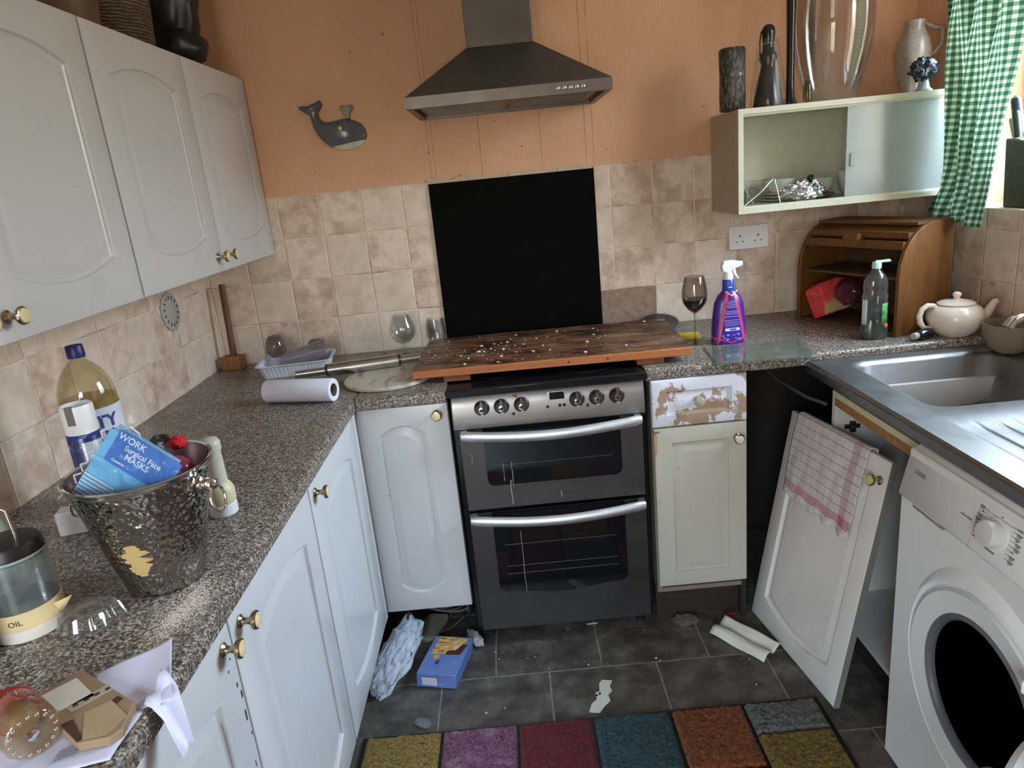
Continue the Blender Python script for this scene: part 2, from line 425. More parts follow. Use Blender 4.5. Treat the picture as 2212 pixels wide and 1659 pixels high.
M_FRAME = simple('white_window_frame', srgb(225, 225, 222), .35)
b = MB(); X0, X1 = XR+.20, XR+.25
b.box(X0, X1, WY1, WY1+.06, WZ0, WZ1, M_FRAME); b.box(X0, X1, WY0-.06, WY0, WZ0, WZ1, M_FRAME)
b.box(X0, X1, WY1, WY0, WZ0, WZ0+.06, M_FRAME); b.box(X0, X1, WY1, WY0, WZ1-.06, WZ1, M_FRAME)
b.box(X0, X1, -.905, -.845, WZ0+.06, WZ1-.06, M_FRAME)
w1 = struct(b.build('window_1', bevel=.004))
b = MB(); b.box(X0+.02, X0+.026, WY1+.05, WY0-.05, WZ0+.05, WZ1-.05, M_GLASS); b.build('pane', w1)
# unseen wall behind the photographer, with a glazed door added for fill light
b = MB(); DX0, DX1 = -.72, .32
b.box(XL-.1, DX0, YB-.1, YB, 0, CEIL, M_WP); b.box(DX1, XR+.3, YB-.1, YB, 0, CEIL, M_WP); b.box(DX0, DX1, YB-.1, YB, 2.1, CEIL, M_WP)
struct(b.build('wall_front'))
b = MB()
b.box(DX0, DX0+.09, YB-.07, YB-.03, 0, 2.1, M_FRAME); b.box(DX1-.09, DX1, YB-.07, YB-.03, 0, 2.1, M_FRAME)
b.box(DX0, DX1, YB-.07, YB-.03, 0, .60, M_FRAME); b.box(DX0, DX1, YB-.07, YB-.03, 2.0, 2.1, M_FRAME)
d1 = struct(b.build('door_fill_1', bevel=.004))
b = MB(); b.box(DX0+.08, DX1-.08, YB-.053, YB-.047, .59, 2.01, M_GLASS); b.build('pane', d1)

# ================================================================== WORKTOPS
def front_profile(f, back, z0=.872, z1=ZC, r=.012):    # f = front coordinate, back = rear coordinate
    s = 1 if back > f else -1
    p = [(back, z0), (back, z1)]
    p += [(f+s*r-s*r*sin(radians(a)), z1-r+r*cos(radians(a))) for a in range(0, 91, 18)]
    p += [(f, z0+.004), (f+s*.004, z0)]
    return p
XF = -.140
b = MB(); b.prism([(u, v) for u, v in front_profile(XF, XL)], 'y', -2.75, -.0, M_TOP)
wl = tag(b.build('worktop'), 'long speckled laminate worktop under the three white wall cupboard doors', 'worktop')
M_RAW = simple('raw_chipboard_edge', srgb(190, 165, 125), .9, bump=.5)
b = MB(); b.prism(front_profile(-.637, 0), 'x', XF+.002, .135, M_TOP)
tag(b.build('worktop'), 'short speckled worktop piece left of the cooker with the marble disc on it', 'worktop')
b = MB(); b.prism(front_profile(-.612, 0), 'x', .745, XR, M_TOP)
tag(b.build('worktop'), 'speckled worktop right of the cooker carrying spray bottle and bread bin', 'worktop')

# ================================================================== DOORS AND KNOBS
def outline(x0, x1, z0, z1, s, n=12):
    """closed outline, bottom and top edges bowed outward by s"""
    P = []
    for i in range(n+1): t = i/n; P.append((x0+(x1-x0)*t, z0-s*(1-(2*t-1)**2)))
    for i in range(n+1): t = i/n; P.append((x1-(x1-x0)*t, z1+s*(1-(2*t-1)**2)))
    return P
def door_mesh(w, h, mat, mx=.075, mz=.10, s=.035, t=.018):
    b = MB(); L = []
    def lp(x0, x1, z0, z1, s_, y): return [(x, y, z) for x, z in outline(x0, x1, z0, z1, s_)]
    L.append(lp(.0, w, 0, h, 0, t)); L.append(lp(0, w, 0, h, 0, .005)); L.append(lp(.0015, w-.0015, .0015, h-.0015, 0, .0015)); L.append(lp(.005, w-.005, .005, h-.005, 0, 0))
    for k, y in ((0, 0), (.003, .0070), (.007, .0095), (.009, .0095), (.031, .0006), (.034, .0006)):
        L.append(lp(mx+k, w-mx-k, mz+k, h-mz-k, s, y))
    b.loops(L, mat); return b
def knob(parent, x, z, inlay=None, y=0, name='knob', rose=True, mat=None):
    m = mat or M_BRASS
    b = MB(); b.M = Matrix.Translation((x, y, z)) @ Matrix.Rotation(radians(90), 4, 'X')
    b.lathe([(.011, 0), (.012, .003), (.007, .007), (.0055, .014), (.008, .020), (.015, .024), (.0165, .028), (.0155, .031), (.0135, .032)], m, 22)
    b.lathe([(.0133, .031), (.0125, .0335), (.006, .0352), (.001, .0355)], inlay or M_CREAM, 22)
    return b.build(name, parent)
def cabinet_door(parent, w, h, mat, loc, kx=None, kz=None, s=.035, mx=.075, mz=.10, inlay=None):
    o = door_mesh(w, h, mat, mx, mz, s).build('door', parent, ang=28); o.location = loc
    if kx is not None: knob(o, kx, kz, inlay)
    return o

# ---- wall cupboards on the left wall (front faces +x): local x = +y world, local -y = +x world
def wall_unit(y0, label):
    t = thing('wall_cupboard', label, 'cupboard', (-.4755-.018, y0, 1.3166), pi/2, 'white double wall cupboards on the left wall')
    b = MB(); W_, H_, D_ = .998, .603, .277
    b.box(0.001, W_, .019, D_, 0.004, .020, M_CAB); b.box(.001, W_, .019, D_, H_-.016, H_, M_CAB)
    b.box(.001, .017, .019, D_, .02, H_-.016, M_CAB); b.box(W_-.017, W_, .019, D_, .02, H_-.016, M_CAB); b.box(.017, W_-.017, D_-.006, D_, .02, H_-.016, M_CAB)
    b.build('carcass', t, bevel=.001)
    cabinet_door(t, .4985, .603, M_CAB, (.0005, 0, 0), .462, .045, s=.030, mx=.078, mz=.105)
    cabinet_door(t, .4985, .603, M_CAB, (.5000, 0, 0), .035, .045, s=.030, mx=.078, mz=.105)
    return t
wall_unit(-1.004, 'white double wall cupboard nearest the orange wall, basket and black vase on top')
wall_unit(-2.008, 'white double wall cupboard nearest the camera, cut off at the left edge')

# ---- base units along the left wall
M_PL = simple('white_plinth', srgb(200, 200, 196), .5, dirt=.35, dirtcol=(.25, .2, .14))
def base_left(y0, w, doors, label):
    t = thing('base_cabinet', label, 'cabinet', (-.1458, y0, 0), pi/2)
    b = MB(); b.box(.001, .017, .019, .60, .155, .870, M_CAB); b.box(w-.017, w-.001, .019, .60, .155, .870, M_CAB)
    b.box(.017, w-.017, .019, .60, .155, .173, M_CAB); b.box(.017, w-.017, .594, .60, .173, .87, M_CAB)
    b.build('carcass', t)
    b = MB(); b.box(.001, w-.001, .062, .078, .002, .150, M_PL); b.build('plinth', t)
    for x0, dw, kx in doors:
        cabinet_door(t, dw, .715, M_CAB, (x0, 0, .155), kx, .685, s=.034, mx=.078, mz=.10)
    return t
base_left(-1.172, .498, [(.0015, .495, .035)], 'white single base cabinet in the left run, closest to the inner corner')
stain = base_left(-2.172, .998, [(.0015, .496, .460), (.5, .496, .036)], 'white double base cabinet in the left run under ice bucket and letters')
M_SCUFF = simple('scuff_marks', srgb(60, 56, 54), .8)
for (dz, hh, yy) in ((.60, .008, .478), (.574, .013, .485), (.53, .020, .483), (.497, .006, .488), (.64, .004, .462), (.655, .003, .475), (.44, .012, .478)):
    b = MB(); b.box(yy, yy+.002+.003*R.random(), -.0006, .001, .155+dz, .155+dz+hh, M_SCUFF); b.build('scuff_mark', stain)
# filler panel at inner corner
b = MB(); b.box(-.1638, -.1458, -.674, -.6385, .155, .870, M_CAB); tag(b.build('corner_filler_panel', bevel=.001), 'narrow white filler strip where the two cabinet runs meet at left', 'panel')

# ---- base cabinet left of cooker
t = thing('base_cabinet', 'narrow white base cabinet with one arched door, left of the cooker', 'cabinet', (-.1435, -.6195, 0))
b = MB(); b.box(.001, .017, .019, .60, .155, .870, M_CAB2); b.box(.2625, .2785, .019, .60, .155, .870, M_CAB2)
b.box(.017, .2625, .019, .60, .155, .173, M_CAB2); b.box(.017, .2625, .594, .60, .173, .87, M_CAB2); b.build('carcass', t)
b = MB(); M_LEG = M_BLACKP
b.lathe([(.02, 0), (.02, .01), (.014, .02), (.014, .155)], M_LEG, 14, (.24, .20, 0)); b.build('leg', t)
b = MB(); b.lathe([(.02, 0), (.02, .01), (.014, .02), (.014, .155)], M_LEG, 14, (.05, .45, 0)); b.build('leg', t)
cabinet_door(t, .296, .713, M_CAB, (-.018, 0, .156), .262, .681, s=.034, mx=.074, mz=.095)

# ---- base cabinet right of cooker
t = thing('base_cabinet', 'narrow cream base cabinet with peeling drawer, right of the cooker', 'cabinet', (.7575, -.6195, 0))
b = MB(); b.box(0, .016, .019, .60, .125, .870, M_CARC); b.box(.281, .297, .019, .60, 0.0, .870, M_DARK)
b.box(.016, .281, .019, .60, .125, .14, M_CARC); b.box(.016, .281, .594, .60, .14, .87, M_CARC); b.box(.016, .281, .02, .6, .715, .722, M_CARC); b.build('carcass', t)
M_PLD = mat_wood('dark_plinth_wood', srgb(58, 40, 26), srgb(38, 26, 18), .6)
b = MB(); b.box(0, .28, .058, .074, .002, .124, M_PLD); b.build('plinth', t)
cabinet_door(t, .290, .560, M_CAB2, (.004, 0, .156), .258, .512, s=0, mx=.056, mz=.05, inlay=simple('pale_inlay', srgb(214, 208, 190), .3))
mpeel, nt = newmat('peeling_white_paint'); N = NT(nt); co = N.coord()
pe = N.noise(co, 11, 8, .62); pe2 = N.noise(co, 60, 4)
k_ = N.maprange(N.math('ADD', pe, N.math('MULTIPLY', pe2, .12)), .565, .585)
cc = N.mix(k_, srgb(216, 214, 222), N.mix(N.noise(co, 14, 4), srgb(150, 124, 102), srgb(172, 148, 124)))
N.out(cc, .55, 0, N.bump(k_, -.4, .001))
dr = door_mesh(.292, .150, mpeel, .046, .036, 0).build('drawer', t, ang=28); dr.location = (.001, -.002, .721)
M_DIRTYW = simple('chipped_white_knob', srgb(170, 160, 145), .4, dirt=.4, dirtcol=(.3, .24, .18))
knob(dr, .140, .082, M_DIRTYW, mat=M_DIRTYW)
b = MB(); b.sphere((.004, .0, .540), (.0055, .0008, .034), simple('burn_mark', srgb(172, 140, 100), .7), 16, 14, lambda d: .5*fbm(d*4)); b.sphere((.007, .0, .5795), (.012, .0009, .0035), simple('soot', srgb(110, 98, 96), .7), 14, 8, lambda d: .4*fbm(d*5))
sc_ = b.build('burn_mark', t); sc_.location = (.004, 0, .156-.03)

# ================================================================== COOKER
ck = thing('cooker', 'freestanding double oven cooker with steel doors, black sides, six knobs', 'cooker', (.4405, -.62, 0))
b = MB(); b.box(-.302, .302, .028, .61, .035, .885, M_BLACK)
b.box(-.30, .30, .018, .03, .055, .89, M_BLACK)
b.build('body', ck, bevel=.004)
b = MB(); b.box(-.304, .304, -.012, .61, .893, .905, M_BLACK); b.box(-.306, .306, -.018, -.006, .885, .909, M_BLACK)
hob = b.build('hob', ck, bevel=.004)
b = MB(); M_RING = simple('hob_ring', (.03, .03, .032), .3)
for (x, y, r) in ((-.14, .17, .085), (.14, .17, .11), (-.14, .42, .11), (.14, .42, .085)):
    b.lathe([(r, .9052), (r, .9058), (r-.004, .9058), (r-.004, .9052)], M_RING, 40, (x, y, 0), False, False)
b.build('hob_ring', hob)
# fascia
b = MB()
pf = [(.02, .775), (-.012, .777), (-.019, .783), (-.0205, .80), (-.018, .85), (-.010, .882), (-.002, .888), (.02, .888)]
b.loops([[(-.294+k*.004, y+(0.006 if k == 0 else 0), z) for y, z in pf] for k in (0, 1)]+[[(.294-k*.004, y+(0.006 if k == 0 else 0), z) for y, z in pf] for k in (1, 0)], M_STEEL)
fa = b.build('control_panel', ck, ang=40)
M_IND = simple('dark_red_lens', (.10, .012, .01), .3)
def ondial(x, z): return (x, -.0195 if z < .85 else -.0178, z)
for x in (-.2005, -.1405, -.0795, .0885, .1485, .2095):
    b = MB(); b.M = Matrix.Translation((x, -.019, .846)) @ Matrix.Rotation(radians(87), 4, 'X')
    b.lathe([(.0235, -.002), (.0235, .002), (.021, .004), (.0195, .018), (.018, .0205)], M_BLACKP, 30)
    kb = b.build('control_knob', fa)
    b = MB(); b.M = Matrix.Translation((x, -.019, .846)) @ Matrix.Rotation(radians(87), 4, 'X')
    b.box(-.0035, .0035, .004, .0235, .006, .0235, M_CHROME)
    b.lathe([(.0095, .020), (.0095, .0235), (.0055, .0240), (.0055, .020)], M_CHROME, 18, (0, -.002, 0), False, False)
    b.sphere((0, -.017, .0205), (.0055, .003, .003), M_CHROME, 12, 8)
    b.build('pointer', kb)
b = MB(); b.box(.0, .052, -.0215, -.012, .852, .878, M_STEELL); b.box(.006, .051, -.0225, -.012, .853, .876, M_BLACK); b.build('clock_display', fa, bevel=.001)
for x, z, mt in ((-.001, .831, M_BLACKP), (.036, .832, M_BLACKP), (.049, .832, M_BLACKP), (-.106, .819, M_IND), (.120, .824, M_IND)):
    b = MB(); b.M = Matrix.Translation((x, -.018, z)) @ Matrix.Rotation(radians(90), 4, 'X'); b.lathe([(.0048, 0), (.0048, .003), (.003, .0045)], mt, 16); b.build('button' if mt == M_BLACKP else 'indicator_light', fa)
b = MB(); b.sphere((-.094, -.0155, .873), (.004, .0015, .006), simple('rust_spot', srgb(120, 70, 45), .8), 10, 8); b.sphere((-.100, -.0155, .876), (.005, .0015, .003), MATS['rust_spot'], 10, 8); b.build('rust_stain', fa)
M_OVG = simple('oven_glass', (.006, .006, .007), .05, var=.1, spec=.6)
M_DSTEEL = mat_brushed('shaded_door_steel', (.125, .117, .115), .40, (1, 60, 60), .3)  # shade on the oven doors put into this darker steel colour
M_DRIP = simple('dried_drip', srgb(150, 142, 136), .5)
def oven_door(z0, z1, wz0, bow, drips):
    # steel U-shaped frame round a black glass pane that reaches the top
    xa, xb, wa, wb = -.278, .284, -.207, .216
    b = MB(); b.box(xa, xb, -.010, .018, z0, z1, M_BLACK)
    d = b.build('oven_door', ck, bevel=.003)
    b = MB(); n = 16
    inner = []
    r = .022
    inner += [(wa, z1)] + arc(wa+r, wz0+r, r, 180, 270, 6)
    for i in range(1, n): t_ = i/n; x = wa+r+(wb-wa-2*r)*t_; inner.append((x, wz0-bow*(sin(pi*t_)**2)))
    inner += arc(wb-r, wz0+r, r, 270, 360, 6)+[(wb, z1)]
    m = len(inner); outer = []
    def edge(k):
        x, z = inner[k]
        if k == 0: return (xa, z1)
        if k == m-1: return (xb, z1)
        if k <= 3: return (xa, z1+(z0-z1)*k/3.0)
        if k >= m-4: return (xb, z0+(z1-z0)*(k-(m-4))/3.0)
        return (xa+(xb-xa)*(k-3)/(m-7), z0)
    outer = [edge(k) for k in range(m)]
    vs = [(x, -.0145, z) for x, z in inner]+[(x, -.0145, z) for x, z in outer]+[(x, -.009, z) for x, z in inner]+[(x, -.009, z) for x, z in outer]
    fs = []
    for k in range(m-1):
        fs += [(k, k+1, m+k+1, m+k), (2*m+k, 3*m+k, 3*m+k+1, 2*m+k+1), (k, 2*m+k, 2*m+k+1, k+1), (m+k, m+k+1, 3*m+k+1, 3*m+k)]
    b.add(vs, fs, M_DSTEEL); b.build('steel_frame', d, ang=50)
    b = MB(); b.box(wa, wb, -.0125, -.009, wz0-bow, z1-.002, M_OVG); g = b.build('glass_pane', d)
    b = MB()
    for zz in drips['racks']: b.tube([(wa+.03, -.0128, zz), (wb-.03, -.0128, zz)], .0006, simple('rack_glint', (.10, .10, .10), .4), 6)
    b.build('oven_rack', g)
    # bowed handle
    pts = []; zc = z1-.008
    for i in range(25):
        t_ = i/24; x = -.272+.550*t_; pts.append((x, -.045-.022*sin(pi*t_), zc-.012*sin(pi*t_)))
    b = MB(); L = []
    for i, p in enumerate(pts):
        k = 1 if 0 < i < 24 else .75
        L.append([(p[0], p[1]+.012*k*cos(2*pi*j/12), p[2]+.0165*k*sin(2*pi*j/12)) for j in range(12)])
    b.loops(L, M_STEELL)
    for x in (-.262, .268): b.box(x-.009, x+.009, -.045, -.010, zc-.009, zc+.009, M_STEELL)
    b.build('handle', d)
    for (x, za, zb, w_) in drips['d']:
        pts = [(x+.004*fbm((x*9, zz*30, 2)), -.0150, zz) for zz in [za+(zb-za)*i/8 for i in range(9)]]
        b = MB(); b.tube(pts, [w_*(.6+.5*R.random()) for _ in pts], M_DRIP, 6); b.build('dried_drip', d)
oven_door(.508, .778, .585, 0, dict(racks=[.652], d=[(-.135, .518, .60, .0022), (-.128, .58, .66, .0012), (-.155, .60, .66, .001), (.02, .528, .548, .0018), (-.25, .67, .70, .0013)]))
oven_door(.066, .494, .206, .018, dict(racks=[.374, .296, .268], d=[(-.121, .20, .42, .0014)]))
for x in (-.26, .26):
    for y in (.06, .55):
        b = MB(); b.lathe([(.016, 0), (.016, .012), (.010, .016), (.010, .05)], M_BLACKP, 12, (x, y, 0)); b.build('foot', ck)

# ---- black splashback
b = MB(); b.box(.101, .7035, -.009, -.0005, .905, 1.509, simple('black_splash_glass', (.0022, .0022, .0023), .6, spec=.05, var=.2))
tag(b.build('splashback', bevel=.0015), 'square black splashback panel on the tiles behind the cooker', 'splashback')

# ---- wooden board over the hob
mb_, nt = newmat('stained_board'); N = NT(nt); co = N.coord()
g = N.noise(N.scalev(co, (1.6, 14, 14)), 3, 7, .65)
c = N.mix(N.maprange(g, .35, .65), srgb(88, 56, 38), srgb(134, 88, 60))
c = N.mix(N.maprange(N.noise(N.scalev(co, (1, 2.2, 1)), 6, 7, .65), .44, .58, 0, .92), c, srgb(50, 31, 24))
c = N.mix(N.maprange(N.noise(N.scalev(co, (1, 3.0, 1)), 7.5, 6, .6), .54, .68, 0, .7), c, srgb(160, 136, 112))
c = N.mix(N.maprange(N.noise(N.scalev(co, (1, 2, 1)), 42, 4, .6), .64, .68, 0, .8), c, srgb(205, 188, 165))
N.out(c, N.maprange(g, .3, .7, .35, .6), 0, N.bump(N.noise(co, 90, 5), .4, .002), .4); M_BOARD = mb_
M_BEDGE = mat_wood('board_edge_wood', srgb(188, 116, 70), srgb(160, 92, 54), .5, (2, 40, 40))
BA = atan2(-.030, .870)
bd = thing('wooden_board', 'long stained brown wooden board laid across the cooker top', 'board', (.030, -.546, .931), BA)
b = MB(); b.box(0, .868, .004, .452, 0, .0255, M_BOARD); b.box(0, .868, 0, .004, 0, .0252, M_BEDGE); b.build('plank', bd, bevel=.002)
M_BAT = mat_wood('batten_wood', srgb(150, 92, 58), srgb(100, 60, 38), .7)
for x in (.095, .70):
    b = MB(); b.box(x, x+.085, .010, .43, -.021, 0, M_BAT); b.build('batten', bd, bevel=.003)
M_CRUMB = simple('food_crumb', srgb(222, 200, 168), .8, var=.2)
b = MB()
for i in range(90):
    if i < 60: x, y = R.gauss(.27, .11), R.gauss(.17, .09)
    else: x, y = R.uniform(.05, .82), R.uniform(.03, .43)
    if not (.02 < x < .85 and .02 < y < .44): continue
    s_ = R.choice([.0015, .002, .002, .003, .0045]); b.sphere((x, y, .0255+s_*.5), (s_*R.uniform(.8, 1.8), s_, s_*.7), M_CRUMB, 7, 5, lambda d: .25*noise.noise(d*3+Vector((i, 0, 0))))
b.build('crumbs', bd)['kind'] = 'stuff'
for (px_, y_) in ((.49, -.0005), (.61, -.0005)):
    b = MB(); b.M = Matrix.Translation((px_, y_, .012)) @ Matrix.Rotation(radians(90), 4, 'X'); b.lathe([(.003, 0), (.002, .001)], M_DARK, 10); b.build('nail_hole', bd)

# ================================================================== HOOD
hd = thing('cooker_hood', 'steel chimney cooker hood with five small buttons over the cooker', 'hood', (.410, 0, 1.727))
b = MB(); x0, x1, yf = -.3065, .3105, -.425
b.loops([[(x0, 0, .0), (x0, yf, 0), (x1, yf, 0), (x1, 0, 0)], [(x0, 0, .033), (x0, yf, .033), (x1, yf, .033), (x1, 0, .033)],
         [(-.1125, 0, .178), (-.1125, -.255, .178), (.0975, -.255, .178), (.0975, 0, .178)]], M_HOOD, False, True)
# recessed underside
b.loops([[(x0, 0, 0), (x0, yf, 0), (x1, yf, 0), (x1, 0, 0)], [(x0+.02, -.02, 0), (x0+.02, yf+.02, 0), (x1-.02, yf+.02, 0), (x1-.02, -.02, 0)], [(x0+.02, -.02, .015), (x0+.02, yf+.02, .015), (x1-.02, yf+.02, .015), (x1-.02, -.02, .015)]], M_HOOD, False, True)
cn = b.build('canopy', hd, ang=20)
b = MB(); b.box(-.1125, .0975, -.255, -.001, .172, CEIL-1.727-.002, mat_brushed('chimney_steel', (.14, .128, .118), .46, (1, 50, 50), .25)); b.build('chimney', hd, bevel=.002)
for xa, xb in ((-.27, -.005), (.01, .27)):
    b = MB(); b.box(xa, xb, -.37, -.06, .008, .014, simple('brown_filter_metal', (.30, .20, .11), .5, .6))  # filter metal tinted orange-brown
    for i in range(12): b.box(xa+.01, xb-.01, -.36+.025*i, -.352+.025*i, .006, .009, M_HOOD)
    b.build('filter', hd)
for i in range(5):
    b = MB(); b.M = Matrix.Translation((.148+i*.0185, yf, .0165)) @ Matrix.Rotation(radians(90), 4, 'X'); b.lathe([(.0062, 0), (.0062, .003), (.004, .0045), (.001, .005)], M_CHROME, 16); b.build('button', cn)

# ================================================================== WHALE
# outline measured on the wall, thickness built by inflating rings towards a spine
wp = [(-.323, 1.812), (-.305, 1.815), (-.292, 1.812), (-.277, 1.818), (-.262, 1.821), (-.247, 1.828), (-.240, 1.826), (-.235, 1.812), (-.243, 1.798), (-.253, 1.788), (-.254, 1.775),
      (-.247, 1.762), (-.236, 1.755), (-.218, 1.754), (-.195, 1.757), (-.172, 1.760), (-.150, 1.757), (-.128, 1.750), (-.108, 1.738), (-.096, 1.718), (-.094, 1.698), (-.101, 1.680), (-.108, 1.668),
      (-.128, 1.658), (-.155, 1.652), (-.182, 1.652), (-.207, 1.658), (-.232, 1.672), (-.252, 1.690), (-.268, 1.712), (-.279, 1.738), (-.283, 1.762), (-.286, 1.780), (-.300, 1.789), (-.315, 1.800)]
M_WH, nt = newmat('grey_glazed_whale'); N = NT(nt); x, y, z = N.sep(N.coord())
co = N.coord()
belly = N.maprange(N.math('SUBTRACT', z, N.math('MULTIPLY', N.math('ADD', x, .2), .12)), 1.6722, 1.6702)
belly = N.math('MULTIPLY', belly, N.maprange(x, -.222, -.214))
N.out(N.mix(belly, srgb(92, 92, 100), srgb(210, 205, 190)), .16)
wh = thing('whale_ornament', 'grey ceramic whale wall plaque with raised tail and white belly', 'ornament', (0, 0, 0))
ctr = Vector((sum(p[0] for p in wp)/len(wp), sum(p[1] for p in wp)/len(wp)))
# fill by triangulation then inflate: use bmesh with inner offset rings
def inflate(outline2, y0, depth, mat, name, parent, insets=(0, .003, .008, .014), hs=(.0, .45, .8, 1.0)):
    import mathutils.geometry as G
    def inset(P, d):
        out = []; n = len(P)
        for i in range(n):
            a, b_, c_ = Vector(P[i-1]), Vector(P[i]), Vector(P[(i+1) % n])
            e1 = (b_-a).normalized(); e2 = (c_-b_).normalized()
            n1 = Vector((e1.y, -e1.x)); n2 = Vector((e2.y, -e2.x)); m_ = (n1+n2)
            if m_.length < 1e-4: m_ = n1
            m_.normalize(); out.append((b_.x+m_.x*d, b_.y+m_.y*d))
        return out
    bb_ = MB(); loops = [[(x, y0, z) for x, z in outline2]]
    for d, h in zip(insets, hs): loops.append([(x, y0-.002-depth*h, z) for x, z in inset(outline2, d)])
    n = len(outline2); vs = [p for l in loops for p in l]; fs = []
    for a in range(len(loops)-1):
        for i in range(n):
            j = (i+1) % n; fs.append((a*n+i, a*n+j, (a+1)*n+j, (a+1)*n+i))
    top = [Vector((p[0], p[2], 0)) for p in loops[-1]]
    base = (len(loops)-1)*n
    for tri in G.tessellate_polygon([top]): fs.append(tuple(base+i for i in tri))
    fs.append(tuple(range(n)))
    bb_.add(vs, fs, mat); o = bb_.build(name, parent, ang=80)
    return o
inflate(wp, .006, .018, M_WH, 'body', wh, (0, .0022, .005, .008), (.1, .5, .8, 1))
sp = [(-.163, 1.756), (-.165, 1.772), (-.172, 1.782), (-.178, 1.792), (-.176, 1.802), (-.166, 1.805), (-.156, 1.800), (-.150, 1.803), (-.138, 1.805), (-.130, 1.800), (-.128, 1.790), (-.136, 1.782), (-.142, 1.772), (-.143, 1.756)]
inflate(sp, .006, .012, simple('pale_green_spout', srgb(150, 152, 130), .3), 'water_spout', wh, (0, .002, .003, .004))
b = MB(); b.sphere((-.183, -.0135, 1.728), (.0068, .003, .0075), simple('whale_eye', srgb(214, 205, 170), .3), 14, 8); b.build('eye', wh)
b = MB(); b.tube([(-.164+.022*t_, -.0146+.002*abs(t_-.5), 1.755-.093*t_) for t_ in [i/8 for i in range(9)]], .0009, simple('hanging_cord', srgb(130, 130, 130), .6), 6); b.build('glue_seam', wh)

# ================================================================== WALL CABINET (right)
wc = thing('open_wall_cabinet', 'cream open-front wall cabinet with one sliding glass door, right corner', 'cabinet', (1.133, 0, 1.316))
M_WC = simple('cream_cabinet_paint', srgb(206, 204, 184), .45, dirt=.1, dirtcol=(.3, .25, .15))
M_WCS = simple('beige_cabinet_side', srgb(172, 156, 132), .5)
b = MB(); Wc, Hc, Dc, th = .715, .326, .300, .017
b.box(0, Wc, -Dc, -.002, 0, th, M_WC); b.box(0, Wc, -Dc, -.002, Hc-th, Hc, M_WC); b.box(0, th, -Dc, -.002, th, Hc-th, M_WC)
b.box(Wc-th, Wc, -Dc, -.002, th, Hc-th, M_WC); b.box(th, Wc-th, -.010, -.002, th, Hc-th, M_WC)
b.box(-.0012, 0, -Dc+.004, -.002, 0, Hc, M_WCS)
b.build('carcass', wc, bevel=.001)
b = MB()
for z in (th, Hc-th-.006): b.box(th, Wc-th, -.292, -.289, z, z+.006, M_WC); b.box(th, Wc-th, -.278, -.275, z, z+.006, M_WC)
b.build('door_track', wc)
M_SLG = glassy('hazy_sliding_glass', (.78, .84, .82), .14, 1.6, .42, (.62, .66, .65), hs=5, hv=.12)
b = MB(); b.box(.354, .697, -.288, -.283, th+.001, Hc-th-.001, M_SLG); sg = b.build('sliding_glass_door', wc)
b = MB(); b.box(.366, .380, -.293, -.288, .118, .160, simple('glass_pull', srgb(150, 156, 156), .3)); b.build('finger_pull', sg, bevel=.002)

# ---- socket
sk = thing('wall_socket', 'white double plug socket on the tiles under the open cabinet', 'socket', (1.266, 0, 1.208))
b = MB(); b.box(-.074, .074, -.012, 0, -.044, .044, M_WHITEP); pl = b.build('faceplate', sk, bevel=.004)
for cx in (-.034, .034):
    b = MB(); b.box(cx-.0022, cx+.0022, -.0124, -.010, -.002+.004, .006+.004, M_BLACKP); b.box(cx-.014, cx-.0085, -.0124, -.010, -.016, -.0125, M_BLACKP); b.box(cx+.0085, cx+.014, -.0124, -.010, -.016, -.0125, M_BLACKP); b.build('socket_hole', pl)
for cx in (-.055, .055):
    b = MB(); b.box(cx-.005, cx+.005, -.0155, -.012, .016, .034, M_WHITEP); b.build('rocker_switch', pl, bevel=.001)

# ================================================================== SINK RUN
sk = thing('kitchen_sink', 'stainless steel sink with ribbed draining board below the window', 'sink', (1.240, -.60, .888))
b = MB()
def rr3(x0, x1, y0, y1, r, z, n=5): return [(x, y, z) for x, y in rrect(x0, x1, y0, y1, r, n)]
b.loops([rr3(0, .60, -.565, -.018, .004, .0), rr3(.085, .535, -.50, -.062, .05, .0), rr3(.095, .525, -.49, -.072, .05, -.004), rr3(.103, .517, -.482, -.080, .055, -.014),
         rr3(.115, .505, -.470, -.092, .06, -.13), rr3(.135, .485, -.45, -.112, .06, -.148), rr3(.28, .34, -.31, -.25, .028, -.152)], M_SINK, False, False)
bowl = b.build('bowl', sk, ang=50)
b = MB(); b.lathe([(.030, -.1515), (.030, -.1500), (.022, -.1515), (.004, -.153)], M_CHROME, 24, (.31, -.28, 0)); b.build('waste', bowl)
b = MB()
def dr(u, v):
    x = .60*u; y = -.565-.60*v; z = 0
    inx = min(max((x-.075)/.01, 0), 1)*min(max((.55-x)/.01, 0), 1); iny = min(max((-.60-y)/.03, 0), 1)*min(max((y+1.13)/.02, 0), 1)
    k = inx*iny
    g = (0.5+.5*cos((x-.075)/.046*2*pi))**10
    return (x, y, z-.004*k-.0035*k*(g)+.0)
b.grid(dr, 170, 24, M_SINK); b.build('draining_board', sk, ang=80)
b = MB()
lip = [(.004, 0), (0, -.001), (-.006, -.005), (-.009, -.012), (-.009, -.030), (-.005, -.034), (0, -.034), (.0, -.010)]
b.prism([(x, z) for x, z in lip], 'y', -1.165, -.018, M_SINK); b.box(0, .6, -.02, -.016, -.02, 0, M_SINK)
b.build('front_lip', sk)
b = MB(); b.box(.012, .03, -.600, -.02, -.044, -.006, mat_wood('dark_rail_wood', srgb(74, 62, 52), srgb(50, 40, 33), .7)); b.box(.012, .03, -1.165, -.600, -.018, -.006, MATS['dark_rail_wood']); b.build('front_rail', sk)  # rail wood in plain dark brown
tp = thing('sink_tap', 'chrome mixer tap reaching over the sink bowl, cut off by the right edge', 'tap', (1.79, -.86, .888))
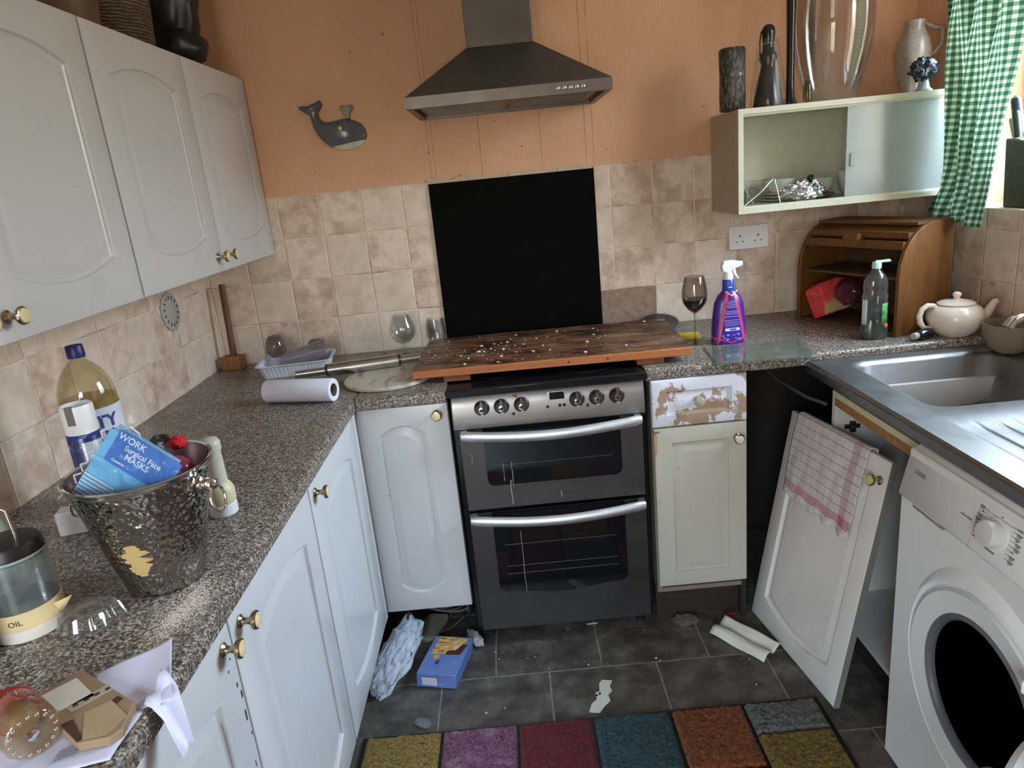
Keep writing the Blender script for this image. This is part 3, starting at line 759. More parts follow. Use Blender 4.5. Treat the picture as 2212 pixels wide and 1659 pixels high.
b = MB(); b.lathe([(.026, 0), (.026, .006), (.020, .010), (.018, .075), (.014, .085)], M_CHROME, 24); b.build('tap_body', tp)
b = MB(); b.tube([(-.005, 0, .07), (-.02, 0, .105), (-.05, .002, .128), (-.09, .003, .136), (-.115, .003, .130), (-.128, .003, .112)], [.013, .0125, .012, .0125, .0135, .0145], M_CHROME, 18); b.build('spout', tp)
b = MB(); b.tube([(.004, 0, .08), (.01, -.01, .115), (.02, -.04, .125)], [.011, .009, .007], M_CHROME, 12); b.build('lever', tp)

su = thing('sink_base_unit', 'open base unit under the sink with its door missing', 'cabinet', (1.277, -.70, 0), 0)
M_INW = simple('white_melamine', srgb(196, 192, 186), .5, dirt=.2, dirtcol=(.2, .16, .12))
b = MB(); b.box(0, .56, -.016, 0, .12, .818, M_INW); b.box(0, .54, -.487, -.471, .12, .872, M_INW); b.box(0, .56, -.471, -.016, .12, .136, M_INW)
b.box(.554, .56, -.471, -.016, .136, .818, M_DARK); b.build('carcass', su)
b = MB(); b.box(0, .075, -.471, -.016, .800, .818, simple('cream_rail', srgb(208, 196, 160), .5)); b.box(.0, .014, -.471, -.016, .775, .800, mat_wood('pine_rail', srgb(176, 130, 80), srgb(130, 88, 50), .6)); b.build('top_rail', su)
b = MB(); b.box(.030, .075, -.0225, -.016, .700, .712, M_BLACKP); b.box(.045, .060, -.028, -.016, .690, .722, M_BLACKP); b.sphere((.05, -.03, .706), .008, M_BLACKP, 12, 8); b.build('hinge_plate', su)
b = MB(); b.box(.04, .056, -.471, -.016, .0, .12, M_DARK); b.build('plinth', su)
# added dark boards behind the units, the void's shade put into their colour
b = MB(); b.box(.745, XR-.002, -.012, .004, .002, .868, M_DARK); struct(b.build('trim_shade_1'))
b = MB(); b.box(XR-.010, XR-.002, -1.9, -.014, .002, .868, M_DARK); struct(b.build('trim_shade_2'))
b = MB(); b.tube([(1.16, -.40, .845), (1.19, -.50, .80), (1.235, -.62, .775), (1.28, -.66, .76)], .006, simple('grey_pipe', srgb(60, 58, 56), .4), 10); b.tube([(1.16, -.40, .845), (1.16, -.2, .85), (1.2, -.013, .85)], .006, MATS['grey_pipe'], 8)
tag(b.build('pipe'), 'thin grey waste pipe in the dark corner gap under the worktop', 'pipe')

# ---- leaning cabinet door (0.498 x 0.72) standing on the floor, tipped back
ex = Vector((.11455, -.99276, .03617)).normalized(); uz = Vector((.20438, .05918, .97710)); uz = (uz-ex*uz.dot(ex)).normalized(); ny = uz.cross(ex).normalized()
MD = Matrix((ex, ny, uz)).transposed().to_4x4(); MD.translation = (1.080, -.572, .001)
# local x along width, y = thickness to the back, z up the door
M_LD = cabwhite('worn_white_door', srgb(214, 206, 198), .16)
ld = thing('loose_cabinet_door', 'loose white cabinet door leaning in front of the sink unit', 'door', matrix=MD)
o = door_mesh(.498, .718, M_LD, .062, .09, .034).build('door_panel', ld, ang=28)
knob(o, .470, .660, simple('yellowed_inlay', srgb(190, 178, 120), .3))
b = MB(); b.box(.0, .498, .0181, .0186, 0, .718, M_DARK); b.box(.4981, .4986, .0, .0186, .0, .718, simple('grey_board_edge', srgb(112, 108, 100), .7)); b.build('back_face', ld)
# tea towel over the top edge
mt, nt = newmat('checked_tea_towel'); N = NT(nt); uvn = N.n('ShaderNodeUVMap'); u_, v_, _z = N.sep(uvn.outputs[0])
def stripe(c_, per, wd, off=0):
    f_ = N.math('FRACT', N.math('DIVIDE', N.math('ADD', c_, off), per)); return N.math('LESS_THAN', f_, wd)
base = N.mix(N.maprange(N.noise(N.coord(), 25, 5), .3, .7), srgb(212, 198, 196), srgb(194, 178, 176))
base = N.mix(N.maprange(N.noise(N.coord(), 9, 5), .58, .68, 0, .55), base, srgb(190, 165, 130))
ln = N.math('MAXIMUM', N.math('MULTIPLY', N.math('MULTIPLY', stripe(v_, .027, .075), N.math('LESS_THAN', v_, .205)), .75), N.math('MULTIPLY', N.math('MULTIPLY', stripe(u_, .0365, .05), N.math('LESS_THAN', u_, .285)), .45))
c = N.mix(ln, base, srgb(96, 70, 76))
inband = N.math('MULTIPLY', N.math('GREATER_THAN', v_, .213), N.math('LESS_THAN', v_, .240))
red = N.math('MULTIPLY', inband, stripe(v_, .0062, .5)); c = N.mix(N.math('MULTIPLY', red, .9), c, srgb(168, 40, 74))
inb2 = N.math('MULTIPLY', N.math('GREATER_THAN', u_, .298), N.math('LESS_THAN', u_, .330))
r2 = N.math('MULTIPLY', inb2, N.math('ADD', N.math('MULTIPLY', stripe(u_, .0075, .55), .35), .25)); c = N.mix(r2, c, srgb(142, 90, 108))
c = N.mix(N.math('MULTIPLY', N.math('MULTIPLY', inband, inb2), .5), c, srgb(176, 40, 90))
wv = N.noise(N.scalev(N.coord(), (1, 1, 1)), 700, 2)
N.out(c, .9, 0, N.bump(wv, .3, .001), .2, sheen=.2); M_TOWEL = mt
def cloth_uv(o, nu, nv, fuv):
    uvl = o.data.uv_layers.new(name='UVMap')
    for poly in o.data.polygons:
        for li in poly.loop_indices:
            k = o.data.loops[li].vertex_index; i, j = k % (nu+1), k//(nu+1)
            uvl.data[li].uv = fuv(i/nu, j/nv)
TWd, THt, TB = .362, .262, .05
def tw(u, v):
    d = v*(THt+TB+.02)-TB-.02   # path length, negative = behind
    x = .045+TWd*u+.004*sin(6*v+1)
    fold = .0035*sin(u*21+2*v)*max(0, v-.2)+.002*sin(u*9+v*5)
    if d < -.02: y, z = .0215, .722+(d+.02)
    elif d < 0: a = pi*(d+.02)/.02; y, z = .010+.0115*cos(a), .722+.006*sin(a)
    else:
        y, z = -.0030-abs(fold)-.004*(v > .95)*(sin(u*30)), .722-d
        if v > .82: z += .006*sin(u*26)*(v-.82)/.18
    if u > .9 and v > .75: y -= .010*(u-.9)/.1*(v-.75)/.25
    return (x, y, z)
b = MB(); b.grid(tw, 60, 60, M_TOWEL); towel = b.build('tea_towel', None, solid=.0016, ang=80)
towel.matrix_world = MD
cloth_uv(towel, 60, 60, lambda u, v: (u*TWd, v*(THt+TB+.02)-TB-.02))
tag(towel, 'red and grey checked tea towel hung over the top of the loose door', 'towel')

# ---- washing machine (front faces -x): local -y = -x world, local x = -y... use rotz=-90: local x -> -y, local -y -> -x
wm = thing('washing_machine', 'white front loading washing machine standing below the draining board', 'washing machine', (1.200, -1.215, 0), -pi/2)
Ww = .597
b = MB(); b.box(0, Ww, .012, .55, .018, .848, M_WHITEAPP); b.build('case', wm, bevel=.006, seg=3)
M_FAS = simple('fascia_plastic', srgb(216, 215, 212), .38, var=.02)
# front panel with round opening, two recessed shelves
cx, cz = .300, .425
b = MB(); n = 48
def sq(x0, x1, z0, z1, y, n=n):
    P = []
    for i in range(n):
        a = 2*pi*i/n+pi/4; d = max(abs(cos(a)), abs(sin(a))); ux, uz = cos(a)/d, sin(a)/d
        P.append(((x0+x1)/2+ux*(x1-x0)/2, y, (z0+z1)/2+uz*(z1-z0)/2))
    return P
def cr(r, y, n=n, rz=None): return [(cx+r*cos(2*pi*i/n+pi/4), y, cz+(rz or r)*sin(2*pi*i/n+pi/4)) for i in range(n)]
b.loops([sq(0, Ww, .02, .735, .012), sq(0, Ww, .02, .735, .004), sq(.006, Ww-.006, .026, .735, -.002), cr(.232, -.002), cr(.226, .006), cr(.218, .006), cr(.212, -.008), cr(.168, -.002), cr(.158, .010)], M_FAS, True, False)
fp = b.build('front_panel', wm, ang=40)
b = MB(); Lp = []
for i in range(33):   # curved shadow-gap ridge over the porthole
    a = radians(150-i*130/32); k = sin(pi*i/32)
    Lp.append([(cx+(.232+dr_)*cos(a), yy, cz+(.236+dr_)*sin(a)) for dr_, yy in ((0, .004), (.0, -.006-.010*k), (.012*k+.002, -.012*k-.003), (.03*k+.003, -.0015), (.03*k+.003, .004))])
b.loops(Lp, M_FAS); b.build('hood_ridge', fp, ang=50)
M_RUB = simple('grey_rubber', srgb(92, 92, 94), .45)
b = MB(); M_RUBD = simple('black_rubber', srgb(26, 26, 27), .45)
b.loops([cr(.166, -.001), cr(.160, -.006), cr(.155, -.002), cr(.151, .008), cr(.155, .020), cr(.154, .030), cr(.145, .036), cr(.149, .050), cr(.148, .064), cr(.139, .070), cr(.143, .084), cr(.142, .098), cr(.133, .104), cr(.136, .120), cr(.134, .140)], M_RUB, False, False)
b.build('door_seal', wm, ang=50)
b = MB(); b.loops([cr(.134, .139), cr(.215, .15), cr(.215, .40), cr(.05, .42)], mat_brushed('drum_steel', (.20, .20, .20), .35, (1, 40, 40)), False, True); b.build('drum', wm)
# fascia, slanted back at the top
b = MB(); pf = [(.02, .730), (.004, .732), (-.006, .737), (-.008, .745), (.012, .832), (.020, .846), (.032, .853), (.045, .8555), (.06, .853)]
xs = [0, .004, Ww-.004, Ww]
b.loops([[(x, y+(.004 if x in (0, Ww) else 0), z) for y, z in pf] for x in xs], M_FAS); fas = b.build('control_fascia', wm, ang=60)
b = MB(); b.prism([(-.0075, .737), (-.0025, .756), (.002, .737)], 'x', .025, .155, M_FAS)
b.box(.06, .17, -.009, .0, .7325, .7375, simple('shadow_groove', srgb(120, 118, 116), .5)); b.build('drawer_grip', fas, bevel=.002)
FM = Matrix.Translation((0, -.0020, .772)) @ Matrix.Rotation(radians(-13), 4, 'X')   # plane of the fascia: local x, local z up
b = MB(); b.M = FM; 
b.box(.2455, .2465, .0, .002, -.034, .055, simple('seam_grey', srgb(150, 148, 146), .5)); b.box(.2465, .36, -.0008, .002, .054, .055, MATS['seam_grey']); b.build('panel_seam', fas)
M_TXT = simple('grey_print', srgb(112, 112, 114), .6)
def print_at(name, txt, size, x, z): text_mesh(name, txt, size, M_TXT, FM @ Matrix.Translation((x, -.0018, z)) @ Matrix.Rotation(radians(90), 4, 'X'), fas, .0003)
print_at('logo', 'LOGIK', .0125, .060, .036)
for (x, z, w_) in ((.205, .018, .018), (.2, .0165, .0)):
    if w_: 
        b = MB(); b.M = FM; b.box(x, x+w_, -.0015, .0, z, z+.002, M_TXT); b.box(x+w_+.002, x+w_+.014, -.0015, 0, z-.0005, z+.0025, M_TXT); b.build('print_line', fas)
b = MB(); b.M = FM @ Matrix.Translation((.303, -.001, .024)) @ Matrix.Rotation(radians(90), 4, 'X')
b.lathe([(.031, -.002), (.031, .0015), (.029, .002)], M_FAS, 36); b.lathe([(.0255, .0015), (.0245, .020), (.0225, .024), (.014, .025)], simple('off_white_dial', srgb(196, 194, 190), .35), 36)
b.build('programme_dial', fas, ang=40)
for i in range(8):
    for sx in (-1, 1):
        z = .024+.032-.0088*i; x = .303+sx*(.044+.004*(i in (3, 4)))
        b = MB(); b.M = FM; w_ = .006+.010*R.random(); b.box(min(x, x+sx*w_), max(x, x+sx*w_), -.0014, .0, z, z+.0022, M_TXT)
        if w_ > .011: b.box(min(x+sx*.002, x+sx*(w_-.003)), max(x+sx*.002, x+sx*(w_-.003)), -.0014, .0, z-.0035, z-.0018, M_TXT)
        b.box(min(.303+sx*.034, x), max(.303+sx*.034, x), -.0012, .0, z+.0008, z+.0012, MATS['seam_grey'])
        b.build('programme_mark', fas)
for (x, z) in ((.303, .058), (.290, -.012)):
    b = MB(); b.M = FM; b.box(x, x+.004+.02*(z < 0), -.0014, 0, z, z+.0025, M_TXT); b.build('programme_mark', fas)
b = MB(); b.box(-.002, Ww+.002, .045, .57, .850, .864, M_WHITEAPP); b.build('worktop_lid', wm, bevel=.004)
for x in (.05, Ww-.05):
    b = MB(); b.lathe([(.02, 0), (.02, .02)], M_BLACKP, 12, (x, .07, 0)); b.build('foot', wm)
    b = MB(); b.lathe([(.02, 0), (.02, .02)], M_BLACKP, 12, (x, .5, 0)); b.build('foot', wm)
# porthole door, swung open on its hinge at the camera side
HX, OPEN = .500, radians(128.5)
b = MB(); b.M = Matrix.Translation((HX, -.012, cz)) @ Matrix.Rotation(OPEN, 4, 'Z') @ Matrix.Translation((-.185, 0, 0)) @ Matrix.Rotation(radians(90), 4, 'X')
b.lathe([(.120, -.012), (.150, -.014), (.180, -.010), (.187, .0), (.184, .016), (.165, .026), (.125, .024), (.120, .010)], M_FAS, 48, (0, 0, 0), False, False)
b.loops([[(r*cos(2*pi*i/48), r*sin(2*pi*i/48), z) for i in range(48)] for r, z in ((.120, -.012), (.120, .024))], M_FAS, False, False)
dd = b.build('porthole_door', wm, ang=40)
b = MB(); b.M = Matrix.Translation((HX, -.012, cz)) @ Matrix.Rotation(OPEN, 4, 'Z') @ Matrix.Translation((-.185, 0, 0)) @ Matrix.Rotation(radians(90), 4, 'X')
b.lathe([(.120, .006), (.118, -.02), (.108, -.055), (.085, -.075), (.03, -.082), (.002, -.083)], M_GLASS, 40, (0, 0, 0), False, True); b.build('glass_bowl', dd)
b = MB(); b.box(.462, .470, -.045, .004, .60-.012, .60+.012, M_WHITEP); b.build('door_latch', wm, bevel=.003)

# ================================================================== BREAD BIN
fd = Vector((1.550-1.391, -.530+.152, 0)); BW = fd.length; ang_b = atan2(fd.y, fd.x)
bb = thing('bread_bin', 'open wooden roll-top bread bin with a shelf, set across the corner', 'bread bin', (1.391, -.152, ZC), ang_b)
# local x along the front from far-left to near-right, local +y = into the corner
M_BW = mat_wood('bread_bin_beech', srgb(118, 76, 36), srgb(92, 56, 26), .45, (8, 8, 1.5)); M_BI = mat_wood('bread_bin_inner', srgb(96, 68, 44), srgb(74, 52, 34), .6, (2, 12, 12))  # shade of curtain and cabinet put into both darkened wood colours
pr = [(0, 0), (0, .19)]+[(.15-.15*cos(radians(a)), .19+.155*sin(radians(a))) for a in range(15, 91, 15)]+[(.230, .345), (.230, 0)]
for x in (0, BW-.014):
    b = MB(); b.prism(pr, 'x', x, x+.014, M_BW); b.build('side_panel', bb, bevel=.002)
b = MB(); b.box(.014, BW-.014, .223, .230, .0, .345, M_BI); b.build('back_panel', bb)
b = MB(); b.box(.014, BW-.014, .004, .223, 0, .012, M_BI); b.build('base_panel', bb)
b = MB(); b.box(.014, BW-.014, .010, .223, .178, .186, M_BI); b.build('shelf', bb)
b = MB(); b.box(.014, BW-.014, .085, .223, .337, .345, M_BW); b.build('top_panel', bb)
b = MB()
for i in range(4):
    a0 = radians(48+12*i); a1 = a0+radians(11)
    P = [(.15-.147*cos(a), .19+.151*sin(a)) for a in (a0, a1)]; Q = [(.15-.139*cos(a), .19+.143*sin(a)) for a in (a1, a0)]
    b.prism(P+Q, 'x', .014, BW-.014, M_BW)
ru = b.build('roll_top', bb)
b = MB(); b.box(.014, BW-.014, .024, .046, .268, .292, M_BW); b.box(.014, BW-.014, .046, .070, .300, .318, M_BW)
b.box(BW*.42, BW*.56, .022, .055, .292, .312, M_BW); b.build('grip_rail', bb)
# red packet of bread inside
rb = thing('bread_packet', 'half-empty red bread packet lying in the lower part of the bread bin', 'bread', (1.463, -.205, ZC+.036), ang_b)
mr, nt = newmat('red_bread_wrap'); N = NT(nt); co = N.coord(); x, y, z = N.sep(co)
fc = N.maprange(N.math('ADD', x, N.math('MULTIPLY', N.noise(co, 30, 3), .02)), .052, .060)
N.out(N.mix(fc, N.mix(N.maprange(N.noise(co, 60, 4), .4, .7), srgb(206, 58, 66), srgb(222, 92, 92)), srgb(196, 160, 120)), .35, 0, N.bump(N.noise(co, 50, 4), .6, .003), .5)
b = MB(); b.M = Matrix.Rotation(radians(-20), 4, 'Y') @ Matrix.Rotation(radians(8), 4, 'X')
b.loops([[(x*(1-.1*(k in (0, 5)))+.004*fbm((x*30, z*30, k)), -.035+.026*k, z*(1-.1*(k in (0, 5)))+.004*fbm((z*40, x*20, k))) for x, z in rrect(-.012, .062, -.018, .098, .014, 4)] for k in range(6)], mr); b.build('wrapper', rb, ang=60)
b = MB(); b.M = Matrix.Rotation(radians(-20), 4, 'Y')
b.sphere((.088, .05, .04), (.040, .06, .045), glassy('purple_film', (.55, .35, .42), .1, 1.2, .3, (.25, .08, .12)), 18, 12, lambda d: .18*fbm(d*2.5)); b.build('film_tail', rb)

# ================================================================== RIGHT WORKTOP ITEMS
# spray bottle
spb = thing('spray_bottle', 'purple and red trigger spray bottle with white head, right of the board', 'bottle', (1.070, -.385, ZC), radians(4))
def ov(rx, ry, z, n=28, p=2.6):
    return [(rx*(abs(cos(a))**(2/p))*(1 if cos(a) >= 0 else -1), ry*(abs(sin(a))**(2/p))*(1 if sin(a) >= 0 else -1), z) for a in [2*pi*i/n for i in range(n)]]
mp, nt = newmat('purple_spray_label'); N = NT(nt); x, y, z = N.sep(N.coord()); ax = N.math('ABSOLUTE', x)
e1 = N.math('SUBTRACT', ax, N.math('ADD', .046, N.math('MULTIPLY', z, -.21))); st1 = N.math('LESS_THAN', N.math('ABSOLUTE', e1), .0034)
e2 = N.math('SUBTRACT', ax, N.math('ADD', .056, N.math('MULTIPLY', z, -.235))); st2 = N.math('LESS_THAN', N.math('ABSOLUTE', N.math('SUBTRACT', e2, -.001)), .0022)
e3 = N.math('SUBTRACT', z, N.math('ADD', .006, N.math('MULTIPLY', ax, .32))); st3 = N.math('LESS_THAN', N.math('ABSOLUTE', e3), .0024)
front = N.math('LESS_THAN', y, .0)
sr = N.math('MAXIMUM', N.math('MAXIMUM', st1, st3), 0)
c = N.mix(N.maprange(z, .0, .15), srgb(62, 34, 150), srgb(78, 34, 120)); c = N.mix(N.math('MULTIPLY', st2, .8), c, srgb(160, 60, 120)); c = N.mix(sr, c, srgb(214, 70, 84))
N.out(c, .3); 
b = MB(); prof = [(.054, .028, 0), (.0575, .030, .006), (.0575, .030, .02), (.0555, .030, .055), (.052, .029, .10), (.047, .028, .135), (.036, .024, .158), (.022, .019, .172), (.0165, .0165, .178)]
b.loops([ov(rx, ry, z) for rx, ry, z in prof], mp); by = b.build('bottle_body', spb, ang=60)
M_BLUE = simple('blue_label', srgb(28, 76, 168), .35)
b = MB(); b.lathe([(.0178, .172), (.0198, .176), (.0185, .210), (.017, .212)], M_BLUE, 26); nb = b.build('neck_label', spb)
b = MB(); b.add([(-.0195, -.0265, .176), (0, -.0315, .160), (.0195, -.0265, .176), (.0195, -.0255, .179), (0, -.0305, .1635), (-.0195, -.0255, .179)], [(0, 1, 4, 5), (1, 2, 3, 4)], M_WHITEP); b.build('chevron', nb, solid=.001)
b = MB(); b.add([(-.006, -.0199, .190), (.006, -.0199, .190), (0, -.0203, .198)], [(0, 1, 2)], simple('red_print', srgb(200, 60, 60), .5)); b.box(-.0065, .0065, -.0207, -.0199, .1865, .1885, M_WHITEP); b.build('logo', nb)
b = MB(); b.lathe([(.0155, .206), (.0155, .225), (.012, .238)], M_WHITEP, 22)
hp = [(-.020, .236), (.006, .236), (.012, .243), (.026, .247), (.040, .250), (.040, .266), (.018, .272), (-.004, .2735), (-.018, .270), (-.024, .255)]
b.prism(hp, 'y', -.010, .010, M_WHITEP)
hdh = b.build('spray_head', spb, bevel=.003, seg=3)
b = MB(); b.M = Matrix.Translation((.040, 0, .258)) @ Matrix.Rotation(radians(90), 4, 'Y'); b.lathe([(.009, -.002), (.009, .006), (.003, .007)], M_WHITEP, 16); b.build('nozzle', hdh)
b = MB(); b.loops([[(x-w, -.005, z), (x+w, -.005, z), (x+w, .005, z), (x-w, .005, z)] for x, z, w in ((.018, .247, .006), (.019, .238, .005), (.023, .226, .004), (.031, .214, .003), (.033, .209, .002))], M_WHITEP); b.build('trigger', hdh, bevel=.0015)
M_LPR = simple('pale_print', srgb(150, 146, 214), .5)
for i, (z, w) in enumerate([(.142, .012), (.137, .016), (.132, .014), (.127, .018), (.122, .016), (.110, .018), (.105, .022), (.100, .020), (.092, .024), (.080, .026), (.074, .024), (.068, .026), (.062, .022)]):
    b = MB(); b.box(-w, w*(.8+.2*R.random()), -.0312, -.027, z, z+.0016, M_LPR); b.build('print_line', by)
b = MB(); b.prism(rrect(-.024, .026, .046, .055, .004, 3), 'y', -.0318, -.029, simple('pale_panel', srgb(205, 214, 236), .4)); b.build('print_panel', by)
b = MB(); b.prism(rrect(-.008, .014, .048, .053, .002, 2), 'y', -.0322, -.0315, M_BLUE); b.build('print_word', by)
for i, (x, z) in enumerate(((-.034, .030), (-.018, .030), (.002, .030), (.016, .031), (-.030, .022), (-.02, .016), (.01, .018), (.02, .014), (.042, .012))):
    b = MB(); b.box(x, x+.009, -.0316, -.027, z, z+.002+.002*(i % 2), M_LPR); b.build('print_mark', by)

def wineglass(name, label, cat, loc, H, rb_, rf, stem, mat, liquid=None, liqh=0, shape=None, lean=0):
    t = thing(name, label, cat, loc)
    zb = stem; sh = shape or [(0, 0.15), (.12, .55), (.28, .88), (.45, 1.0), (.65, .97), (.85, .86), (1, .76)]
    outer = [(max(.0035, rb_*k), zb+(H-zb)*f) for f, k in sh]
    inner = [(max(.001, r-.0012), z+(.003 if i == 0 else 0)) for i, (r, z) in enumerate(outer)]
    b = MB(); b.lathe(outer+inner[::-1], mat, 36, (0, 0, 0), False, True); bo = b.build('bowl', t, ang=60)
    b = MB(); b.lathe([(rf, 0), (rf, .0012), (rf*.5, .003), (.005, .007), (.0034, .018), (.0032, zb*.8), (.0045, zb+.001)], mat, 28); b.build('stem_and_foot', t, ang=60)
    if liquid:
        zt = zb+(H-zb)*liqh; pl = [(max(.001, r-.0016), z+.003) for r, z in outer if z+.003 < zt-.001]
        r_ = None
        for (ra, za), (rc, zc_) in zip(outer, outer[1:]):
            if za <= zt <= zc_: r_ = ra+(rc-ra)*(zt-za)/(zc_-za)-.0016
        b = MB(); b.lathe(pl+[(r_, zt), (.001, zt)], liquid, 32); b.build('wine', t, ang=60)
    return t
M_TGL = glassy('tinted_wine_glass', (.80, .77, .74), .03, 1.4)
wineglass('wine_glass', 'tall wine glass holding dark wine beside the purple spray bottle', 'glass', (.968, -.352, ZC), .226, .0425, .034, .102, M_TGL, simple('dark_wine', (.012, .008, .010), .08), .40)
M_TEA = M_CERAM
tpot = thing('teapot', 'round cream ceramic teapot on the corner of the worktop', 'teapot', (1.713, -.558, ZC), radians(-3))
b = MB(); b.lathe([(.040, 0), (.044, .003), (.058, .014), (.073, .034), (.080, .055), (.077, .073), (.066, .088), (.050, .097), (.046, .0985), (.040, .0985)], M_TEA, 44, (0, 0, 0), True, True); b.build('pot_body', tpot, ang=60)
b = MB(); b.lathe([(.052, .098), (.0525, .101), (.045, .105), (.030, .109), (.014, .1115), (.008, .114), (.0095, .119), (.0128, .125), (.011, .131), (.005, .1345), (.001, .135)], M_TEA, 36); b.build('lid', tpot, ang=60)
b = MB(); pts = [(.064, 0, .042), (.083, 0, .050), (.098, 0, .066), (.106, 0, .083), (.113, 0, .094), (.121, 0, .0965)]; b.tube(pts, [.021, .018, .0135, .0115, .0105, .008], M_TEA, 18); b.build('spout', tpot, ang=60)
b = MB(); b.tube([(-.056, 0, .086), (-.068, 0, .097), (-.085, 0, .099), (-.101, 0, .088), (-.108, 0, .068), (-.104, 0, .046), (-.092, 0, .030), (-.072, 0, .028)], [.006, .0075, .008, .0085, .0085, .0085, .0075, .006], M_TEA, 14); b.build('handle', tpot, ang=60)
# cream bowl behind the tap
cb = MB(); cb.lathe([(.03, 0), (.034, .002), (.055, .02), (.068, .05), (.072, .085), (.069, .085), (.064, .05), (.05, .022), (.02, .008)], simple('dull_cream_glaze', srgb(128, 112, 90), .4), 36, (0, 0, 0), True, True)
tag(place(cb.build('mixing_bowl', ang=60), (1.775, -.715, .8885)), 'cream bowl at the back rim of the sink, half behind the tap', 'bowl')
# washing-up liquid bottle
wb = thing('washing_up_bottle', 'clear washing up bottle with a little dark green liquid in front of bread bin', 'bottle', (1.487, -.512, ZC), radians(-8))
prof = [(.036, .024, 0), (.041, .028, .008), (.041, .028, .03), (.036, .025, .055), (.034, .024, .09), (.036, .026, .125), (.0385, .027, .135), (.034, .025, .150), (.036, .026, .168), (.034, .025, .185), (.024, .020, .203), (.013, .013, .217), (.0115, .0115, .226)]
M_PET = glassy('clear_bottle_plastic', (.86, .88, .88), .05, 1.8, .05, (.42, .44, .44))
b = MB(); b.loops([ov(rx, ry, z, 28, 2.2) for rx, ry, z in prof], M_PET, True, True); b.build('bottle_body', wb, ang=60)
b = MB(); b.loops([ov(rx-.0015, ry-.0015, z+.001, 28, 2.2) for rx, ry, z in prof[:4]], simple('dark_green_liquid', (.010, .030, .018), .2)); b.build('green_liquid', wb, ang=60)
b = MB(); b.lathe([(.0135, .222), (.0135, .237), (.012, .241)], simple('pale_mint_plastic', srgb(176, 214, 202), .4), 20); cp = b.build('cap', wb)
b = MB(); b.loops([[(x, -.004, z), (x, .004, z), (x, .003, z+h), (x, -.003, z+h)] for x, z, h in ((-.004, .238, .008), (.016, .239, .007), (.034, .2395, .008), (.040, .2405, .004))], MATS['pale_mint_plastic']); b.build('flip_lid', cp, bevel=.001)
M_GL = simple('green_label', srgb(70, 150, 78), .5, var=.5, nscale=90); M_WL = simple('white_label', srgb(190, 205, 198), .5, var=.1)
b = MB(); b.loops([[(.0368*cos(a), .0268*sin(a)*1.0, z) for a in [radians(-70+8*i) for i in range(9)]] for z in (.048, .07, .09, .115)], M_GL, False, False, False); b.build('green_label', wb, solid=.0008)
b = MB(); b.loops([[(.0368*cos(a), .0268*sin(a)*1.0, z) for a in [radians(180+4*i) for i in range(11)]] for z in (.050, .07, .09, .116, .128)], M_WL, False, False, False); b.build('white_label', wb, solid=.0008)
b = MB(); b.sphere((.027, -.0225, .046), (.006, .002, .008), simple('orange_print', srgb(226, 110, 70), .5), 12, 8); b.build('label_mark', wb)
# dark little bottle lying down
db = thing('small_bottle', 'small dark bottle with white neck lying between bread bin and teapot', 'bottle', (1.600, -.583, ZC+.017), radians(198))
b = MB(); b.M = Matrix.Rotation(radians(90), 4, 'Y'); b.lathe([(.013, -.03), (.0165, -.027), (.0165, .012), (.011, .020)], simple('black_glass', (.010, .009, .010), .12), 24); b.build('bottle_body', db)
b = MB(); b.M = Matrix.Rotation(radians(90), 4, 'Y'); b.lathe([(.0105, .018), (.0105, .034), (.009, .036)], simple('greyish_cap', srgb(178, 172, 160), .4), 20); b.build('cap', db)
# glass chopping board
gb = MB(); P = [(.974, -.429), (.953, -.642), (1.252, -.662), (1.273, -.437)]
M_GB = glassy('green_edged_glass', (.70, .76, .70), .08, 1.5, .22, (.30, .33, .28))
gb.loops([[(x-1.11, y+.54, z) for x, y in P] for z in (0, .005)], M_GB)
gb.loops([[(x-1.11, y+.54, .0005) for x, y in P[:2]]+[(P[1][0]-1.1095, P[1][1]+.5405, .0045), (P[0][0]-1.1095, P[0][1]+.54, .0045)]], simple('green_glass_edge', srgb(52, 74, 60), .2), False, False)
tag(place(gb.build('glass_chopping_board', bevel=.001), (1.11, -.54, ZC+.0012)), 'clear glass chopping board lying flat at the worktop edge, front of spray bottle', 'chopping board')
# yellow cloth pack
yb = MB(); yb.M = Matrix.Rotation(radians(-6), 4, 'Z')
M_YEL = simple('yellow_sponge', srgb(226, 206, 60), .7, bump=.4)
for i in range(5): yb.box(-.045+.001*i, .045-.001*i, -.024, .024, .0025*i, .0025*i+.0022, M_YEL)
tag(place(yb.build('sponge_cloth', bevel=.0008), (.962, -.262, ZC)), 'yellow sponge cloth behind the foot of the wine glass', 'cloth')
# dark plate leaning on the wall, blue clip
pb = MB(); pb.M = Matrix.Rotation(radians(14), 4, 'X'); pb.lathe([(.0, 0), (.05, 0), (.068, .006), (.070, .008), (.066, .008), (.048, .003), (.001, .003)][1:], simple('dark_green_glass', (.03, .032, .028), .12), 40)
tag(place(pb.build('dark_plate', ang=50), (.905, -.085, ZC+.019)), 'dark glass plate leaning on the tiles behind the board corner', 'plate')
pb.M = Matrix()
b = MB(); b.M = Matrix.Rotation(radians(-5), 4, 'Z'); b.prism(rrect(-.012, .012, -.005, .005, .004, 3), 'z', 0, .008, simple('blue_plastic', srgb(40, 96, 168), .4)); tag(place(b.build('bottle_cap'), (.952, -.095, ZC)), 'small blue plastic cap by the dark plate', 'cap')

# ================================================================== ON AND IN THE OPEN WALL CABINET
ZT = 1.316+.326
